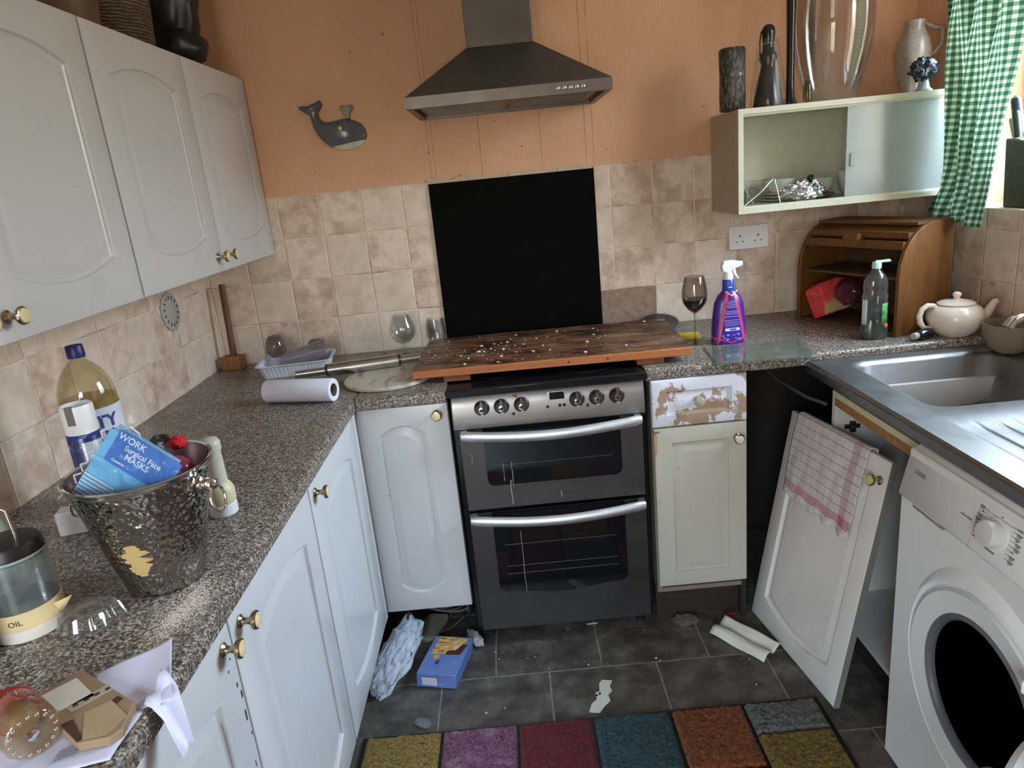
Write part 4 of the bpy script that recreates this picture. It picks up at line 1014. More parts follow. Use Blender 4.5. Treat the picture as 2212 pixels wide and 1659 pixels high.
# bark textured black vase
mk, nt = newmat('black_bark_glaze'); N = NT(nt); co = N.coord(); rr = N.noise(N.scalev(co, (1, 1, .35)), 120, 5, .7)
N.out(N.ramp(rr, [(.40, (.006, .006, .006)), (.50, (.02, .018, .017)), (.60, srgb(110, 98, 88))]), .3, 0, N.bump(rr, 1, .005))
bv = thing('bark_vase', 'squat black vase with bark texture and an oval pale spot, on the cabinet', 'vase', (1.142, -.215, ZT))
b = MB(); b.lathe([(.036, 0), (.040, .004), (.041, .05), (.040, .10), (.041, .15), (.042, .183), (.038, .190), (.033, .186), (.033, .10)], mk, 36, (0, 0, 0), True, True, lambda t_, z: .05*fbm((cos(2*pi*t_)*3, sin(2*pi*t_)*3, z*18))); b.build('vase_body', bv, ang=70)
b = MB(); b.M = Matrix.Rotation(radians(-2), 4, 'Z'); b.sphere((0, -.0385, .108), (.023, .008, .014), simple('pale_oval', srgb(96, 92, 92), .25), 20, 12); b.build('oval_panel', bv)
# black carafe
cf = thing('black_carafe', 'black conical insulated jug in a dusty clear bag, on the open cabinet', 'jug', (1.251, -.235, ZT))
M_CF = simple('black_lacquer', (.012, .012, .014), .16)
b = MB(); b.lathe([(.044, 0), (.047, .004), (.044, .03), (.033, .08), (.024, .118), (.021, .130), (.028, .146), (.026, .158), (.019, .168), (.0175, .180), (.0175, .195)], M_CF, 36, (0, 0, 0), True, True); b.build('jug_body', cf, ang=50)
b = MB(); b.lathe([(.0175, .192), (.019, .205), (.0205, .222), (.019, .236), (.011, .245), (.001, .247)], M_CF, 26, (0, 0, 0)); b.build('stopper', cf, ang=60)
b = MB(); b.tube([(-.013, 0, .240), (-.024, 0, .222), (-.027, 0, .195), (-.0265, 0, .165), (-.024, 0, .142)], .0022, M_CF, 10); b.build('handle', cf)
b = MB(); b.lathe([(.0182, .188), (.0182, .1915)], simple('dull_ring', srgb(120, 118, 110), .3), 24); b.build('neck_ring', cf)
M_BAG = glassy('dusty_clear_film', (.94, .93, .90), .2, .5, .05, (.48, .44, .38))
b = MB(); b.lathe([(.056, .001), (.057, .02), (.051, .07), (.044, .12), (.036, .165), (.030, .198), (.028, .204)], M_BAG, 30, (0, 0, 0), False, False, lambda t_, z: .06*fbm((cos(2*pi*t_)*2, sin(2*pi*t_)*2, z*9))); b.build('clear_bag', cf, ang=70)
# tall black vase
b = MB(); b.lathe([(.021, 0), (.022, .004), (.014, .03), (.0125, .08), (.013, .2), (.0145, .32), (.017, .45), (.024, .52), (.022, .52)], M_CF, 28)
tag(place(b.build('tall_black_vase', ang=60), (1.330, -.215, ZT)), 'very slender tall black vase rising out of the top of the picture', 'vase')
# large clear egg-shaped vase
b = MB(); pe_ = [(.055, .001), (.070, .010), (.088, .04), (.103, .09), (.117, .15), (.126, .21), (.128, .27), (.120, .34), (.098, .40), (.075, .44), (.066, .47), (.072, .50)]
b.lathe(pe_+[(r-.003, z) for r, z in pe_[::-1]], glassy('grey_clear_glass', (.93, .91, .90), .06, 1.3, .03, (.45, .36, .30)), 48, (0, 0, 0), True, False)
tag(place(b.build('large_glass_vase', ang=70), (1.490, -.155, ZT)), 'huge clear egg-shaped glass vase on the open wall cabinet', 'vase')
# small green glass
b = MB(); b.lathe([(.012, 0), (.0135, .003), (.0135, .035), (.012, .055), (.008, .066), (.001, .068)], glassy('olive_glass', (.50, .46, .30), .05, 1.6, .2, (.18, .15, .07)), 22)
tag(place(b.build('small_glass_bottle', ang=60), (1.362, -.275, ZT)), 'small olive green glass beside the slender black vase', 'bottle')
# white jug
jg = thing('white_jug', 'tall white moulded ceramic jug in the dark corner by the curtain', 'jug', (1.768, -.140, ZT))
M_JG = simple('shaded_white_glaze', srgb(150, 138, 126), .28, var=.15, nscale=60, bump=.4, bscale=45)  # white glaze darkened, the curtain's shade put into its colour
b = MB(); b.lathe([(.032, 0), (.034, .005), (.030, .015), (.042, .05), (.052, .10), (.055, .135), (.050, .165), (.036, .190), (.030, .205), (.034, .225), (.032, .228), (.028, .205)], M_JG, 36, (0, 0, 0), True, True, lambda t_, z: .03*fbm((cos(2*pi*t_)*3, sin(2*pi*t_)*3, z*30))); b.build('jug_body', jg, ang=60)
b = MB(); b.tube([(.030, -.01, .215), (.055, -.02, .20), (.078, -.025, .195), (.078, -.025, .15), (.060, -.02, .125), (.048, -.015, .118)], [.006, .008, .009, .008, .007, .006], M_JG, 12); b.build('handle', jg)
# blue and white crumpled figurine / ornament
mz_, nt = newmat('blue_white_glaze'); N = NT(nt); co = N.coord(); q = N.noise(co, 38, 5, .65)
N.out(N.ramp(q, [(.44, srgb(18, 20, 34)), (.54, srgb(34, 40, 62)), (.62, srgb(150, 165, 172)), (.75, srgb(190, 196, 190))]), .22, 0, N.bump(q, .8, .004))
b = MB(); b.sphere((0, 0, .066), (.040, .032, .034), mz_, 30, 20, lambda d: .30*fbm(d*2.6, 1, 4)); b.sphere((-.028, -.02, .058), (.018, .014, .014), mz_, 14, 10, lambda d: .2*fbm(d*3))
b.lathe([(.026, 0), (.027, .004), (.018, .012), (.014, .03), (.020, .045)], simple('pale_blue_glaze', srgb(150, 162, 166), .25), 24, (0, 0, 0), True, True, lambda t_, z: .12*fbm((cos(2*pi*t_)*3, sin(2*pi*t_)*3, z*30)))
tag(place(b.build('blue_figurine', ang=70), (1.745, -.252, ZT)), 'small dark blue and white china figure in front of the white jug', 'ornament')
# inside: bowls, plates, rack, foil
ZI = 1.316+.0175
gbm = glassy('clear_ovenware', (.84, .86, .80), .05, 1.5, .12, (.5, .52, .42))
b = MB(); b.lathe([(r*.76, z) for r, z in [(.040, 0), (.055, .003), (.072, .022), (.080, .050), (.083, .052), (.078, .054), (.070, .026), (.052, .006), (.01, .004)]], gbm, 40)
tag(place(b.build('glass_bowl', ang=60), (1.215, -.090, ZI)), 'clear glass bowl at the left end inside the open cabinet', 'bowl')
b = MB(); b.lathe([(.030, .0), (.032, .003), (.052, .028), (.058, .045), (.055, .045), (.049, .030), (.02, .006)], simple('milky_white_bowl', srgb(196, 202, 190), .25), 36)
tag(place(b.build('white_bowl', ang=60), (1.348, -.085, ZI+.031)), 'small milky white bowl behind the crumpled foil', 'bowl')
b = MB()
b.lathe([(.035, 0), (.059, .006), (.062, .010), (.058, .010), (.035, .004), (.01, .004)], simple('white_plate', srgb(200, 196, 182), .25), 40)
p0 = tag(place(b.build('dinner_plate', ang=50), (1.345, -.085, ZI)), 'plate lowest in the short stack behind the foil', 'plate', 'plates in the open cabinet')
for i in (1, 2):
    p = p0.copy(); COL.objects.link(p); p.location = (1.345+.002*i, -.085, ZI+.0105*i); p['label'] = ('plate in the middle of the short stack behind the foil', 'top plate of the short stack behind the foil')[i-1]
b = MB(); b.lathe([(.030, 0), (.049, .010), (.056, .035), (.055, .052), (.052, .052), (.052, .035), (.045, .012), (.01, .004)], simple('grey_bowl', srgb(190, 188, 176), .3), 36)
tag(place(b.build('white_bowl', ang=60), (1.466, -.120, ZI+.0165)), 'white bowl just left of the sliding glass door, inside cabinet', 'bowl')
b = MB(); b.lathe([(.035, 0), (.054, .008), (.058, .016), (.054, .016), (.034, .005), (.01, .005)], simple('brown_dish', srgb(120, 96, 72), .4), 36)
tag(place(b.build('brown_dish', ang=60), (1.468, -.120, ZI)), 'shallow brown dish under the white bowl by the sliding glass', 'dish')
b = MB(); b.lathe([(.03, 0), (.050, .010), (.062, .045), (.064, .085), (.062, .085), (.060, .045), (.046, .012), (.01, .004)], simple('frosty_bowl', srgb(200, 206, 204), .3), 36)
tag(place(b.build('frosted_bowl', ang=60), (1.594, -.150, ZI)), 'pale bowl seen dimly behind the sliding glass door', 'bowl')
M_WIRE = simple('wire_chrome', (.5, .5, .48), .3, 1)
rk = thing('wire_rack', 'zigzag chrome wire rack inside the open cabinet, far left', 'rack', (1.165, -.250, ZI))
b = MB(); zz = [(-.010, 0, .075), (.0, 0, .078), (.034, 0, .014), (.035, .0, .012)]
b.tube([(-.011, -.0, .068), (-.004, 0, .080), (.040, .01, .004), (.050, .012, .004)], .0018, M_WIRE, 8)
b.tube([(-.010, -.03, .004), (.055, -.01, .045), (.098, .0, .083), (.104, 0, .083), (.114, 0, .045), (.124, 0, .004)], .0020, M_WIRE, 8)
b.tube([(.044, .09, .010), (.048, .09, .080), (.118, .09, .080), (.122, .09, .05)], .0018, M_WIRE, 8)
b.tube([(.104, .0, .083), (.100, .05, .083), (.098, .09, .081)], .0018, M_WIRE, 8); b.build('wire_frame', rk)
mf, nt = newmat('crumpled_foil'); N = NT(nt); co = N.coord(); vv = N.n('ShaderNodeTexVoronoi', feature='F1', i_Scale=48); N.l(co, vv.inputs['Vector'])
N.out((.62, .62, .64), .14, 1, N.bump(N.math('ADD', vv.outputs[0], N.noise(co, 70, 4)), .9, .006))
def crumple(d, s=2.2, a=.35, seed=0):
    p = d*s+Vector((seed, seed*2, 0)); v = noise.voronoi(p)[0]
    return a*((v[1]-v[0])-.35)+.10*fbm(p*2)
b = MB(); b.sphere((0, 0, .036), (.076, .046, .036), mf, 40, 26, lambda d: crumple(d, 1.9, .5))
b.sphere((.020, -.012, .078), (.012, .010, .010), simple('dark_foil_fold', (.03, .03, .035), .2, .8), 14, 10, lambda d: crumple(d, 2, .4))
tag(place(b.build('foil_parcel', flat=True), (1.368, -.238, ZI-.002)), 'crumpled silver foil parcel at the front of the open cabinet', 'foil')

# ================================================================== CURTAIN, SILL
mc, nt = newmat('green_gingham'); N = NT(nt); uvn = N.n('ShaderNodeUVMap'); u_, v_, _ = N.sep(uvn.outputs[0])
su_ = N.math('GREATER_THAN', N.math('SINE', N.math('MULTIPLY', u_, 2*pi/.0165)), -.1); sv_ = N.math('GREATER_THAN', N.math('SINE', N.math('MULTIPLY', v_, 2*pi/.0205)), -.1)
s_ = N.math('MULTIPLY', N.math('ADD', su_, sv_), .5)
c = N.ramp(s_, [(0, srgb(196, 222, 190)), (.5, srgb(94, 146, 98)), (1, srgb(36, 88, 48))], 'CONSTANT')
c = N.ramp(s_, [(.0, srgb(180, 192, 168)), (.25, srgb(180, 192, 168)), (.26, srgb(98, 128, 102)), (.75, srgb(98, 128, 102)), (.76, srgb(46, 78, 58))], 'LINEAR')
df = N.n('ShaderNodeBsdfDiffuse'); tl = N.n('ShaderNodeBsdfTranslucent'); N.l(c, df.inputs[0]); N.l(c, tl.inputs[0])
ms = N.n('ShaderNodeMixShader'); ms.inputs[0].default_value = .42; N.l(df.outputs[0], ms.inputs[1]); N.l(tl.outputs[0], ms.inputs[2])
oo = N.n('ShaderNodeOutputMaterial'); N.l(ms.outputs[0], oo.inputs[0])
def lerp(x, pts):
    for (a, fa), (b_, fb) in zip(pts, pts[1:]):
        if x <= b_: return fa+(fb-fa)*max(0, (x-a))/(b_-a)
    return pts[-1][1]
def cur(u, v):
    z0_ = 1.264-.034*u; z = z0_+(2.36-z0_)*v
    yl = lerp(z, [(1.22, -.285), (1.28, -.290), (1.34, -.315), (1.40, -.330), (1.50, -.325), (1.9, -.312), (2.4, -.31)])
    yr = lerp(z, [(1.22, -.535), (1.33, -.558), (1.50, -.582), (1.68, -.611), (1.9, -.620), (2.4, -.64)])
    y = yl+(yr-yl)*u
    k = .016+.012*(1-v)
    x = 1.775+k*sin(u*19+1.2*sin(v*5))+.008*sin(u*41+v*9)+.012*sin(v*7+u*3)*(1-v)
    if v < .06: z += .004*sin(u*9+1)*(1-v/.06)
    z -= .006*(1-v)*sin(pi*u)
    return (x-.02*(1-v)*(u < .5)*(.5-u), y, z)
b = MB(); b.grid(cur, 150, 90, mc); cu_ = b.build('curtain', ang=80)
cloth_uv(cu_, 150, 90, lambda u, v: (u*.46, v*1.15)); tag(cu_, 'green and white gingham curtain bunched at the left of the window', 'curtain')
b = MB(); b.tube([(1.790, -.12, 2.345), (1.790, -1.95, 2.345)], .009, M_WHITEP, 12); b.box(XR-.066, XR+.01, -.16, -.14, 2.335, 2.355, M_WHITEP); b.box(XR-.066, XR+.01, -1.94, -1.92, 2.335, 2.355, M_WHITEP)
tag(b.build('curtain_rail'), 'white rail above the window carrying the gingham curtain', 'curtain rail')
# knife block on the sill
kbk = thing('knife_block', 'dark wooden knife block with black handled knives on the window sill', 'knife block', (1.928, -.545, WZ0))
M_KB = mat_wood('dark_block_wood', srgb(74, 66, 54), srgb(52, 46, 38), .5)
b = MB(); b.loops([[(-.045, -.07, 0), (.045, -.07, 0), (.045, .07, 0), (-.045, .07, 0)], [(-.045, -.05, .185), (.045, -.05, .185), (.045, .085, .200), (-.045, .085, .200)]], M_KB); b.build('block', kbk, bevel=.004)
M_KH = simple('black_knife_handle', (.02, .022, .028), .35)
for nm, lab, x, y, lean, L_, r_, mm, steel in (('chef_knife', 'black ribbed handled knife with steel end, tallest in the block', -.01, .055, .30, .115, .0135, M_KH, True), ('paring_knife', 'short plain black handled knife low in the block', -.03, .035, .28, .075, .0105, M_KH, False), ('wooden_knife', 'knife with a pale green handle at the left of the block', .0, .085, .42, .060, .009, simple('pale_green_handle', srgb(150, 150, 96), .5), False)):
    k_ = thing(nm, lab, 'knife', (1.922+x, -.540+y, WZ0+.185), 0)
    b = MB(); b.M = Matrix.Rotation(lean, 4, (1, 0, 0)).inverted() if False else Matrix.Rotation(-lean, 4, 'X')
    b.M = Matrix.Rotation(-lean, 4, 'X')
    n_ = 14; b.lathe([(r_*(.8 if i in (0, n_) else 1)*(1+(.08*(i % 2) if steel else 0)), .018+L_*i/n_) for i in range(n_+1)], mm, 18); b.build('handle', k_, ang=60)
    b = MB(); b.M = Matrix.Rotation(-lean, 4, 'X'); b.box(-.001, .001, -.010, .010, -.10, .022, M_CHROME); b.build('blade', k_)
    if steel:
        b = MB(); b.M = Matrix.Rotation(-lean, 4, 'X'); b.sphere((0, 0, .018+L_+.003), (.009, .009, .007), M_CHROME, 16, 10); b.tube([(.0, .012*cos(a)+.010, .018+L_-.004+.012*sin(a)) for a in [2*pi*i/16 for i in range(16)]], .0012, M_BLACKP, 8, True); b.build('steel_end', k_)

# ================================================================== ON THE LEFT CUPBOARDS
ZU = 1.3166+.603
M_WK, nt = newmat('brown_wicker'); N = NT(nt); co = N.coord(); wv = N.n('ShaderNodeTexWave', wave_type='BANDS', bands_direction='Z', i_Scale=38, i_Distortion=4); N.l(co, wv.inputs[0])
nn = N.noise(N.scalev(co, (1, 1, 3)), 40, 4)
N.out(N.mix(N.math('MULTIPLY', wv.outputs[1], N.maprange(nn, .3, .7)), srgb(70, 54, 40), srgb(150, 128, 100)), .7, 0, N.bump(wv.outputs[1], .8, .006))
b = MB(); b.lathe([(.105, 0), (.112, .005), (.118, .10), (.125, .22), (.128, .30), (.120, .30), (.115, .2), (.10, .02)], M_WK, 48, (0, 0, 0), True, True, lambda t_, z: .012*sin(t_*2*pi*24))
tag(place(b.build('wicker_basket', ang=70), (-.640, -.590, ZU)), 'tall brown wicker basket on top of the wall cupboards', 'basket')
b = MB(); b.lathe([(.07, 0), (.09, .02), (.10, .12), (.095, .22), (.06, .30), (.05, .33)], simple('brown_stoneware', srgb(92, 70, 52), .5, var=.3), 40)
tag(place(b.build('brown_pot', ang=60), (-.630, -.835, ZU)), 'brown stoneware pot left of the wicker basket on the cupboards', 'pot')
M_MB = simple('dull_black_glaze', (.010, .010, .011), .42)
b = MB(); b.sphere((-.012, 0, .02), (.112, .105, .07), M_MB, 36, 20, lambda d: .10*fbm(d*2, 1, 3)); b.sphere((0, -.01, .19), (.105, .10, .19), M_MB, 36, 24, lambda d: .14*fbm(d*1.9+Vector((3, 0, 0)), 1, 3))
b.M = Matrix(); b.sphere((.085, -.045, .20), (.022, .020, .075), simple('grey_gloss', srgb(70, 72, 78), .25), 16, 12)
tag(place(b.build('black_sculpted_vase', ang=70), (-.610, -.245, ZU+.046)), 'glossy black lumpy vase on the cupboards next to the orange wall', 'vase')

# ================================================================== LEFT WORKTOP, BACK
M_MAL = mat_wood('mallet_wood', srgb(168, 118, 76), srgb(130, 86, 54), .6, (12, 12, 2))
ml = thing('wooden_mallet', 'wooden kitchen mallet standing head-down in the tiled corner', 'mallet', (-.708, -.066, ZC), radians(-10))
b = MB(); b.box(-.040, .040, -.026, .026, 0, .052, M_MAL); b.build('head', ml, bevel=.003)
b = MB(); b.tube([(.006, .0, .045), (.004, .010, .15), (-.002, .030, .31), (-.002, .031, .318)], [.0125, .0115, .0115, .009], mat_wood('dark_handle_wood', srgb(120, 78, 52), srgb(88, 56, 38), .55, (12, 12, 2)), 16); b.build('handle', ml)
# ribbed tray
tr = thing('ribbed_tray', 'white ribbed plastic tray of glassware in front of the back tiles', 'tray', (-.430, -.190, ZC), radians(6))
M_TRAY = simple('white_ribbed_plastic', srgb(208, 210, 220), .4)
b = MB(); n_ = 8
def tl_(hw, hd, z, rib=0):
    P = rrect(-hw, hw, -hd, hd, .018, 4); out = []
    # resample evenly for ribs
    tot = sum((Vector(P[i])-Vector(P[i-1])).length for i in range(len(P))); K = 220; res = []; acc = 0; i = 0
    pts = [Vector(p) for p in P]+[Vector(P[0])]
    seg = 0; d0 = 0
    for k in range(K):
        s__ = tot*k/K
        while d0+(pts[seg+1]-pts[seg]).length < s__ and seg < len(pts)-2: d0 += (pts[seg+1]-pts[seg]).length; seg += 1
        L_ = (pts[seg+1]-pts[seg]).length; p = pts[seg].lerp(pts[seg+1], (s__-d0)/L_ if L_ > 1e-9 else 0)
        f = 1-(rib if k % 4 < 2 else 0); res.append((p.x*f, p.y*f, z))
    return res
b.loops([tl_(.112, .072, 0), tl_(.113, .073, .003, .02), tl_(.123, .082, .038, .02), tl_(.124, .083, .042), tl_(.132, .090, .044), tl_(.132, .090, .047), tl_(.123, .082, .046), tl_(.112, .073, .004)], M_TRAY, True, True)
b.build('tray_shell', tr, ang=30)
M_TUBE = glassy('frosted_tumbler_glass', (.84, .82, .84), .08, 1.6, .14, (.5, .48, .5))
def lying(name, label, cat, loc, rz, tilt, prof, mat, group=None, inner=None):
    t = thing(name, label, cat, loc, rz, group); b = MB(); b.M = Matrix.Rotation(radians(90)-tilt, 4, 'Y'); b.lathe(prof, mat, 32, (0, 0, 0), True, False); b.build('glass', t, ang=60)
    return t
pfl = [(.016, 0), (.020, .003), (.022, .02), (.027, .06), (.032, .12), (.036, .165), (.042, .178), (.0405, .178), (.0345, .165), (.030, .12), (.025, .06), (.018, .01)]
o = lying('hurricane_glass', 'tall clear flared glass lying across the ribbed tray', 'glass', (-.500, -.190, ZC+.040), radians(10), radians(8), pfl, M_TUBE)
for nm, lab, loc, r_ in (('smoky_glass', 'smoky round glass at the back left of the ribbed tray', (-.515, -.135, ZC+.045), .037), ('brown_glass', 'small brownish glass standing behind the tray by the tiles', (-.385, -.070, ZC), .030)):
    b = MB(); g_ = .0 if nm == 'smoky_glass' else .012
    b.lathe([(.012, 0), (r_*.6, .004), (r_*.95, .02), (r_, r_), (r_*.9, r_*1.6), (r_*.62, r_*2.1), (r_*.55, r_*2.15)] if g_ == 0 else [(r_*.8, 0), (r_*.85, .003), (r_*.9, .05), (r_, .075), (r_*.6, .085), (.001, .087)], glassy(nm+'_mat', (.52, .47, .45) if g_ == 0 else (.62, .54, .46), .05, 1.6, .25, (.2, .17, .15)), 28)
    tag(place(b.build(nm, ang=60), loc), lab, 'glass')
# paper roll
pr_ = thing('paper_roll', 'white kitchen paper roll lying in front of the ribbed tray', 'paper roll', (-.307, -.598, ZC+.0355), atan2(-.057, .222))
b = MB(); b.M = Matrix.Rotation(radians(90), 4, 'Y'); b.lathe([(.020, -.113), (.034, -.113), (.0352, -.111), (.0352, .111), (.034, .113), (.020, .113), (.020, -.113)], M_PAPER, 40, (0, 0, 0), False, False); b.build('paper', pr_, ang=40)
b = MB(); b.M = Matrix.Rotation(radians(90), 4, 'Y'); b.lathe([(.0198, -.1128), (.0198, .1128), (.0188, .1128), (.0188, -.1128)], simple('grey_card', srgb(120, 112, 98), .8), 32, (0, 0, 0), False, False); b.build('card_tube', pr_)
# marble disc
mm_, nt = newmat('white_marble'); N = NT(nt); co = N.coord(); q = N.n('ShaderNodeTexWave', i_Scale=5, i_Distortion=9, i_Detail=4); N.l(co, q.inputs[0])
N.out(N.mix(N.maprange(N.math('MULTIPLY', q.outputs[1], N.noise(co, 9, 5)), .38, .60, 0, .7), srgb(196, 184, 166), srgb(110, 104, 98)), .3)
b = MB(); b.lathe([(.142, 0), (.147, .003), (.148, .010), (.145, .013), (.001, .013)], mm_, 64)
tag(place(b.build('marble_board', ang=40), (-.062, -.435, ZC)), 'round veined marble board half under the wooden board', 'board')
# rolling pin
rp = thing('rolling_pin', 'steel rolling pin resting on the marble board behind the paper roll', 'rolling pin', (-.160, -.345, ZC+.0345), atan2(.050, .240))
b = MB(); b.M = Matrix.Rotation(radians(90), 4, 'Y'); b.lathe([(.018, -.122), (.0215, -.119), (.0215, .119), (.018, .122)], mat_brushed('pin_steel', (.50, .49, .47), .24, (1, 30, 30)), 32); b.build('barrel', rp)
for s_, l_ in ((-1, .10), (1, .075)):
    b = MB(); b.M = Matrix.Rotation(radians(90*s_), 4, 'Y'); b.lathe([(.0125, .126), (.0125, .126+l_-.003), (.010, .126+l_)], MATS['pin_steel'], 20); hh = b.build('handle', rp)
    b = MB(); b.M = Matrix.Rotation(radians(90*s_), 4, 'Y'); b.lathe([(.0216, .118), (.0216, .122), (.015, .126), (.010, .128)], M_BLACKP, 24); b.build('collar', rp)
# glasses by the board
wineglass('brandy_glass', 'empty balloon brandy glass by the tiles left of the wooden board', 'glass', (-.052, -.095, ZC), .150, .050, .034, .040, M_GLASS, shape=[(0, .15), (.1, .6), (.25, .88), (.42, 1.0), (.6, .97), (.8, .82), (1, .64)])
b = MB(); pt = [(.022, .004), (.026, .006), (.036, .04), (.038, .065), (.034, .10), (.032, .112)]
b.lathe([(.001, 0), (.026, 0), (.030, .005), (.038, .045), (.040, .07), (.036, .103), (.0335, .115)]+[(.0322, .115), (.0345, .10), (.0382, .07), (.036, .045), (.024, .006), (.001, .005)], M_GLASS, 32, (0, 0, 0), False, False)
tag(place(b.build('stemless_glass', ang=60), (.066, -.048, ZC)), 'stemless tumbler glass just behind the left end of the wooden board', 'glass')
# ornamental disc on the left wall: pierced plaster rosette
od = thing('wall_rosette', 'pale pierced rosette stuck on the tiles beneath the cupboard seam', 'ornament', (XL+.0005, -.335, 1.188), pi/2)
b = MB(); M_ROS = simple('grey_plaster_glass', srgb(176, 170, 166), .3, bump=.4)
b.M = Matrix.Rotation(radians(90), 4, 'X'); b.lathe([(.062, 0), (.064, .003), (.058, .006), (.034, .005), (.030, .0075), (.010, .008), (.001, .0085)], M_ROS, 48, (0, 0, 0), True, True, lambda t_, z: .05*sin(t_*2*pi*14))
b.build('disc', od, ang=50)
for i in range(14):
    a = 2*pi*i/14
    b = MB(); b.M = Matrix.Rotation(a, 4, 'Y') @ Matrix.Translation((0, -.0062, .046)); b.sphere((0, 0, 0), (.0028, .0012, .0065), simple('dark_piercing', srgb(50, 46, 42), .7), 10, 6); b.build('piercing', od)

# ================================================================== LEFT WORKTOP, FRONT
# big cider bottle
cd = thing('cider_bottle', 'large plastic bottle of yellow liquid with navy cap and white label', 'bottle', (-.546, -1.235, ZC), radians(38))
M_PETC = glassy('yellowish_bottle_plastic', (.88, .84, .68), .05, 1.6, .10, (.45, .40, .30))
bp = [(.042, .0), (.051, .006), (.055, .02), (.055, .226), (.0545, .244), (.050, .268), (.041, .290), (.028, .308), (.016, .320), (.0145, .332)]
b = MB(); b.lathe(bp, M_PETC, 44); b.build('bottle_body', cd, ang=60)
b = MB(); b.lathe([(.041, .002), (.0495, .008), (.0535, .02), (.0535, .226), (.0530, .240), (.001, .240)], simple('amber_cider', srgb(164, 132, 30), .15), 40); b.build('cider', cd, ang=60)
b = MB(); b.lathe([(.0556, .055), (.0558, .06), (.0558, .219), (.0556, .222)], simple('white_bottle_label', srgb(214, 220, 232), .4), 44, (0, 0, 0), False, False); lb = b.build('label', cd)
b = MB(); b.lathe([(.0165, .326), (.0172, .330), (.0165, .350), (.015, .352), (.001, .352)], simple('navy_cap', srgb(28, 30, 92), .4), 24); b.build('cap', cd)
M_NAVY = simple('navy_print', srgb(44, 42, 140), .5)
for nm, s_, x_, z_ in (('lettering', 'TY', .017, .192), ('lettering', "'S", .020, .160)):
    o = text_mesh(nm, s_, .036, M_NAVY, Matrix.Translation((x_, -.0005, z_)) @ Matrix.Rotation(radians(90), 4, 'X'), lb, .0002, .0012); bend_text(o, 0, 0, .0562)
# air freshener can
ac = thing('spray_can', 'blue and white aerosol can with white cap between bottle and bucket', 'spray can', (-.500, -1.352, ZC), radians(30))
mn, nt = newmat('navy_can_print'); N = NT(nt); co = N.coord(); x, y, z = N.sep(co)
ang_ = N.math('ARCTAN2', y, x)
pan = N.math('MULTIPLY', N.math('MULTIPLY', N.math('GREATER_THAN', ang_, -1.75), N.math('LESS_THAN', ang_, -.35)), N.math('MULTIPLY', N.math('GREATER_THAN', z, .09), N.math('LESS_THAN', z, .185)))
lines = N.math('GREATER_THAN', N.math('SINE', N.math('MULTIPLY', z, 2100)), .1)
c = N.mix(pan, srgb(22, 40, 100), N.mix(lines, srgb(205, 208, 218), srgb(160, 165, 182)))
c = N.mix(N.math('MULTIPLY', N.maprange(N.noise(co, 26, 3), .55, .6), N.math('LESS_THAN', z, .11)), c, srgb(190, 190, 60)); N.out(c, .25, .2)
b = MB(); b.lathe([(.027, 0), (.030, .003), (.030, .195), (.028, .200), (.025, .202)], mn, 36); b.build('can_body', ac)
b = MB(); b.lathe([(.0295, .192), (.0303, .196), (.0303, .200), (.0285, .202)], simple('blue_ring', srgb(36, 74, 170), .2, .6), 36); b.build('blue_ring', ac)
b = MB(); b.lathe([(.028, .198), (.0295, .202), (.0295, .252), (.028, .257), (.026, .257), (.025, .235), (.001, .235)], M_WHITEP, 36); wc_ = b.build('cap', ac)
b = MB(); b.M = Matrix.Rotation(radians(-25), 4, 'Z'); b.box(-.007, .007, -.0305, -.025, .222, .259, simple('cap_slot', srgb(120, 108, 104), .6)); b.build('nozzle_slot', wc_)
# ice bucket
bk = thing('ice_bucket', 'hammered steel ice bucket stuffed with a mask pack, ring handles each side', 'bucket', (-.267, -1.596, ZC), radians(-8))
mh, nt = newmat('hammered_steel'); N = NT(nt); co = N.coord(); x, y, z = N.sep(co); a_ = N.math('ARCTAN2', y, x)
vv = N.n('ShaderNodeTexVoronoi', feature='SMOOTH_F1', i_Scale=1.0); N.l(N.comb(N.math('MULTIPLY', a_, 11.5), N.math('MULTIPLY', z, 130), 0), vv.inputs['Vector'])
N.out((.50, .48, .455), .13, 1, N.bump(vv.outputs[0], .75, .004))
bkp = [(.055, 0), (.0605, .003), (.063, .012), (.072, .05), (.084, .10), (.097, .155), (.107, .195)]
b = MB(); b.lathe(bkp, mh, 60, (0, 0, 0), True, False); b.lathe([(.107, .195), (.109, .2015), (.1125, .2045), (.1135, .207), (.111, .209), (.107, .2075)], M_CHROME, 60, (0, 0, 0), False, False); 
b.lathe([(.107, .2075), (.1055, .195), (.095, .155), (.082, .10), (.070, .05), (.06, .008), (.001, .006)], simple('dull_red_inside', (.30, .22, .22), .25, .9), 60, (0, 0, 0), False, True); bs = b.build('bucket_shell', bk, ang=50)
b = MB()
def smear(u, v):
    z = .048+.062*v; w = (.010+.022*sin(pi*v)**.7)*(1+.5*fbm((v*9, 1, 2))); a = radians(-78)+(u-.5)*w*14+.12*fbm((3, v*7, 0)); r = lerp(z, [(zz, rr_) for rr_, zz in bkp])+.0007
    return (r*cos(a), r*sin(a), z)
b.grid(smear, 8, 24, simple('gold_smear', srgb(206, 178, 120), .4, bump=.6, bscale=200)); b.build('gold_smear', bk)
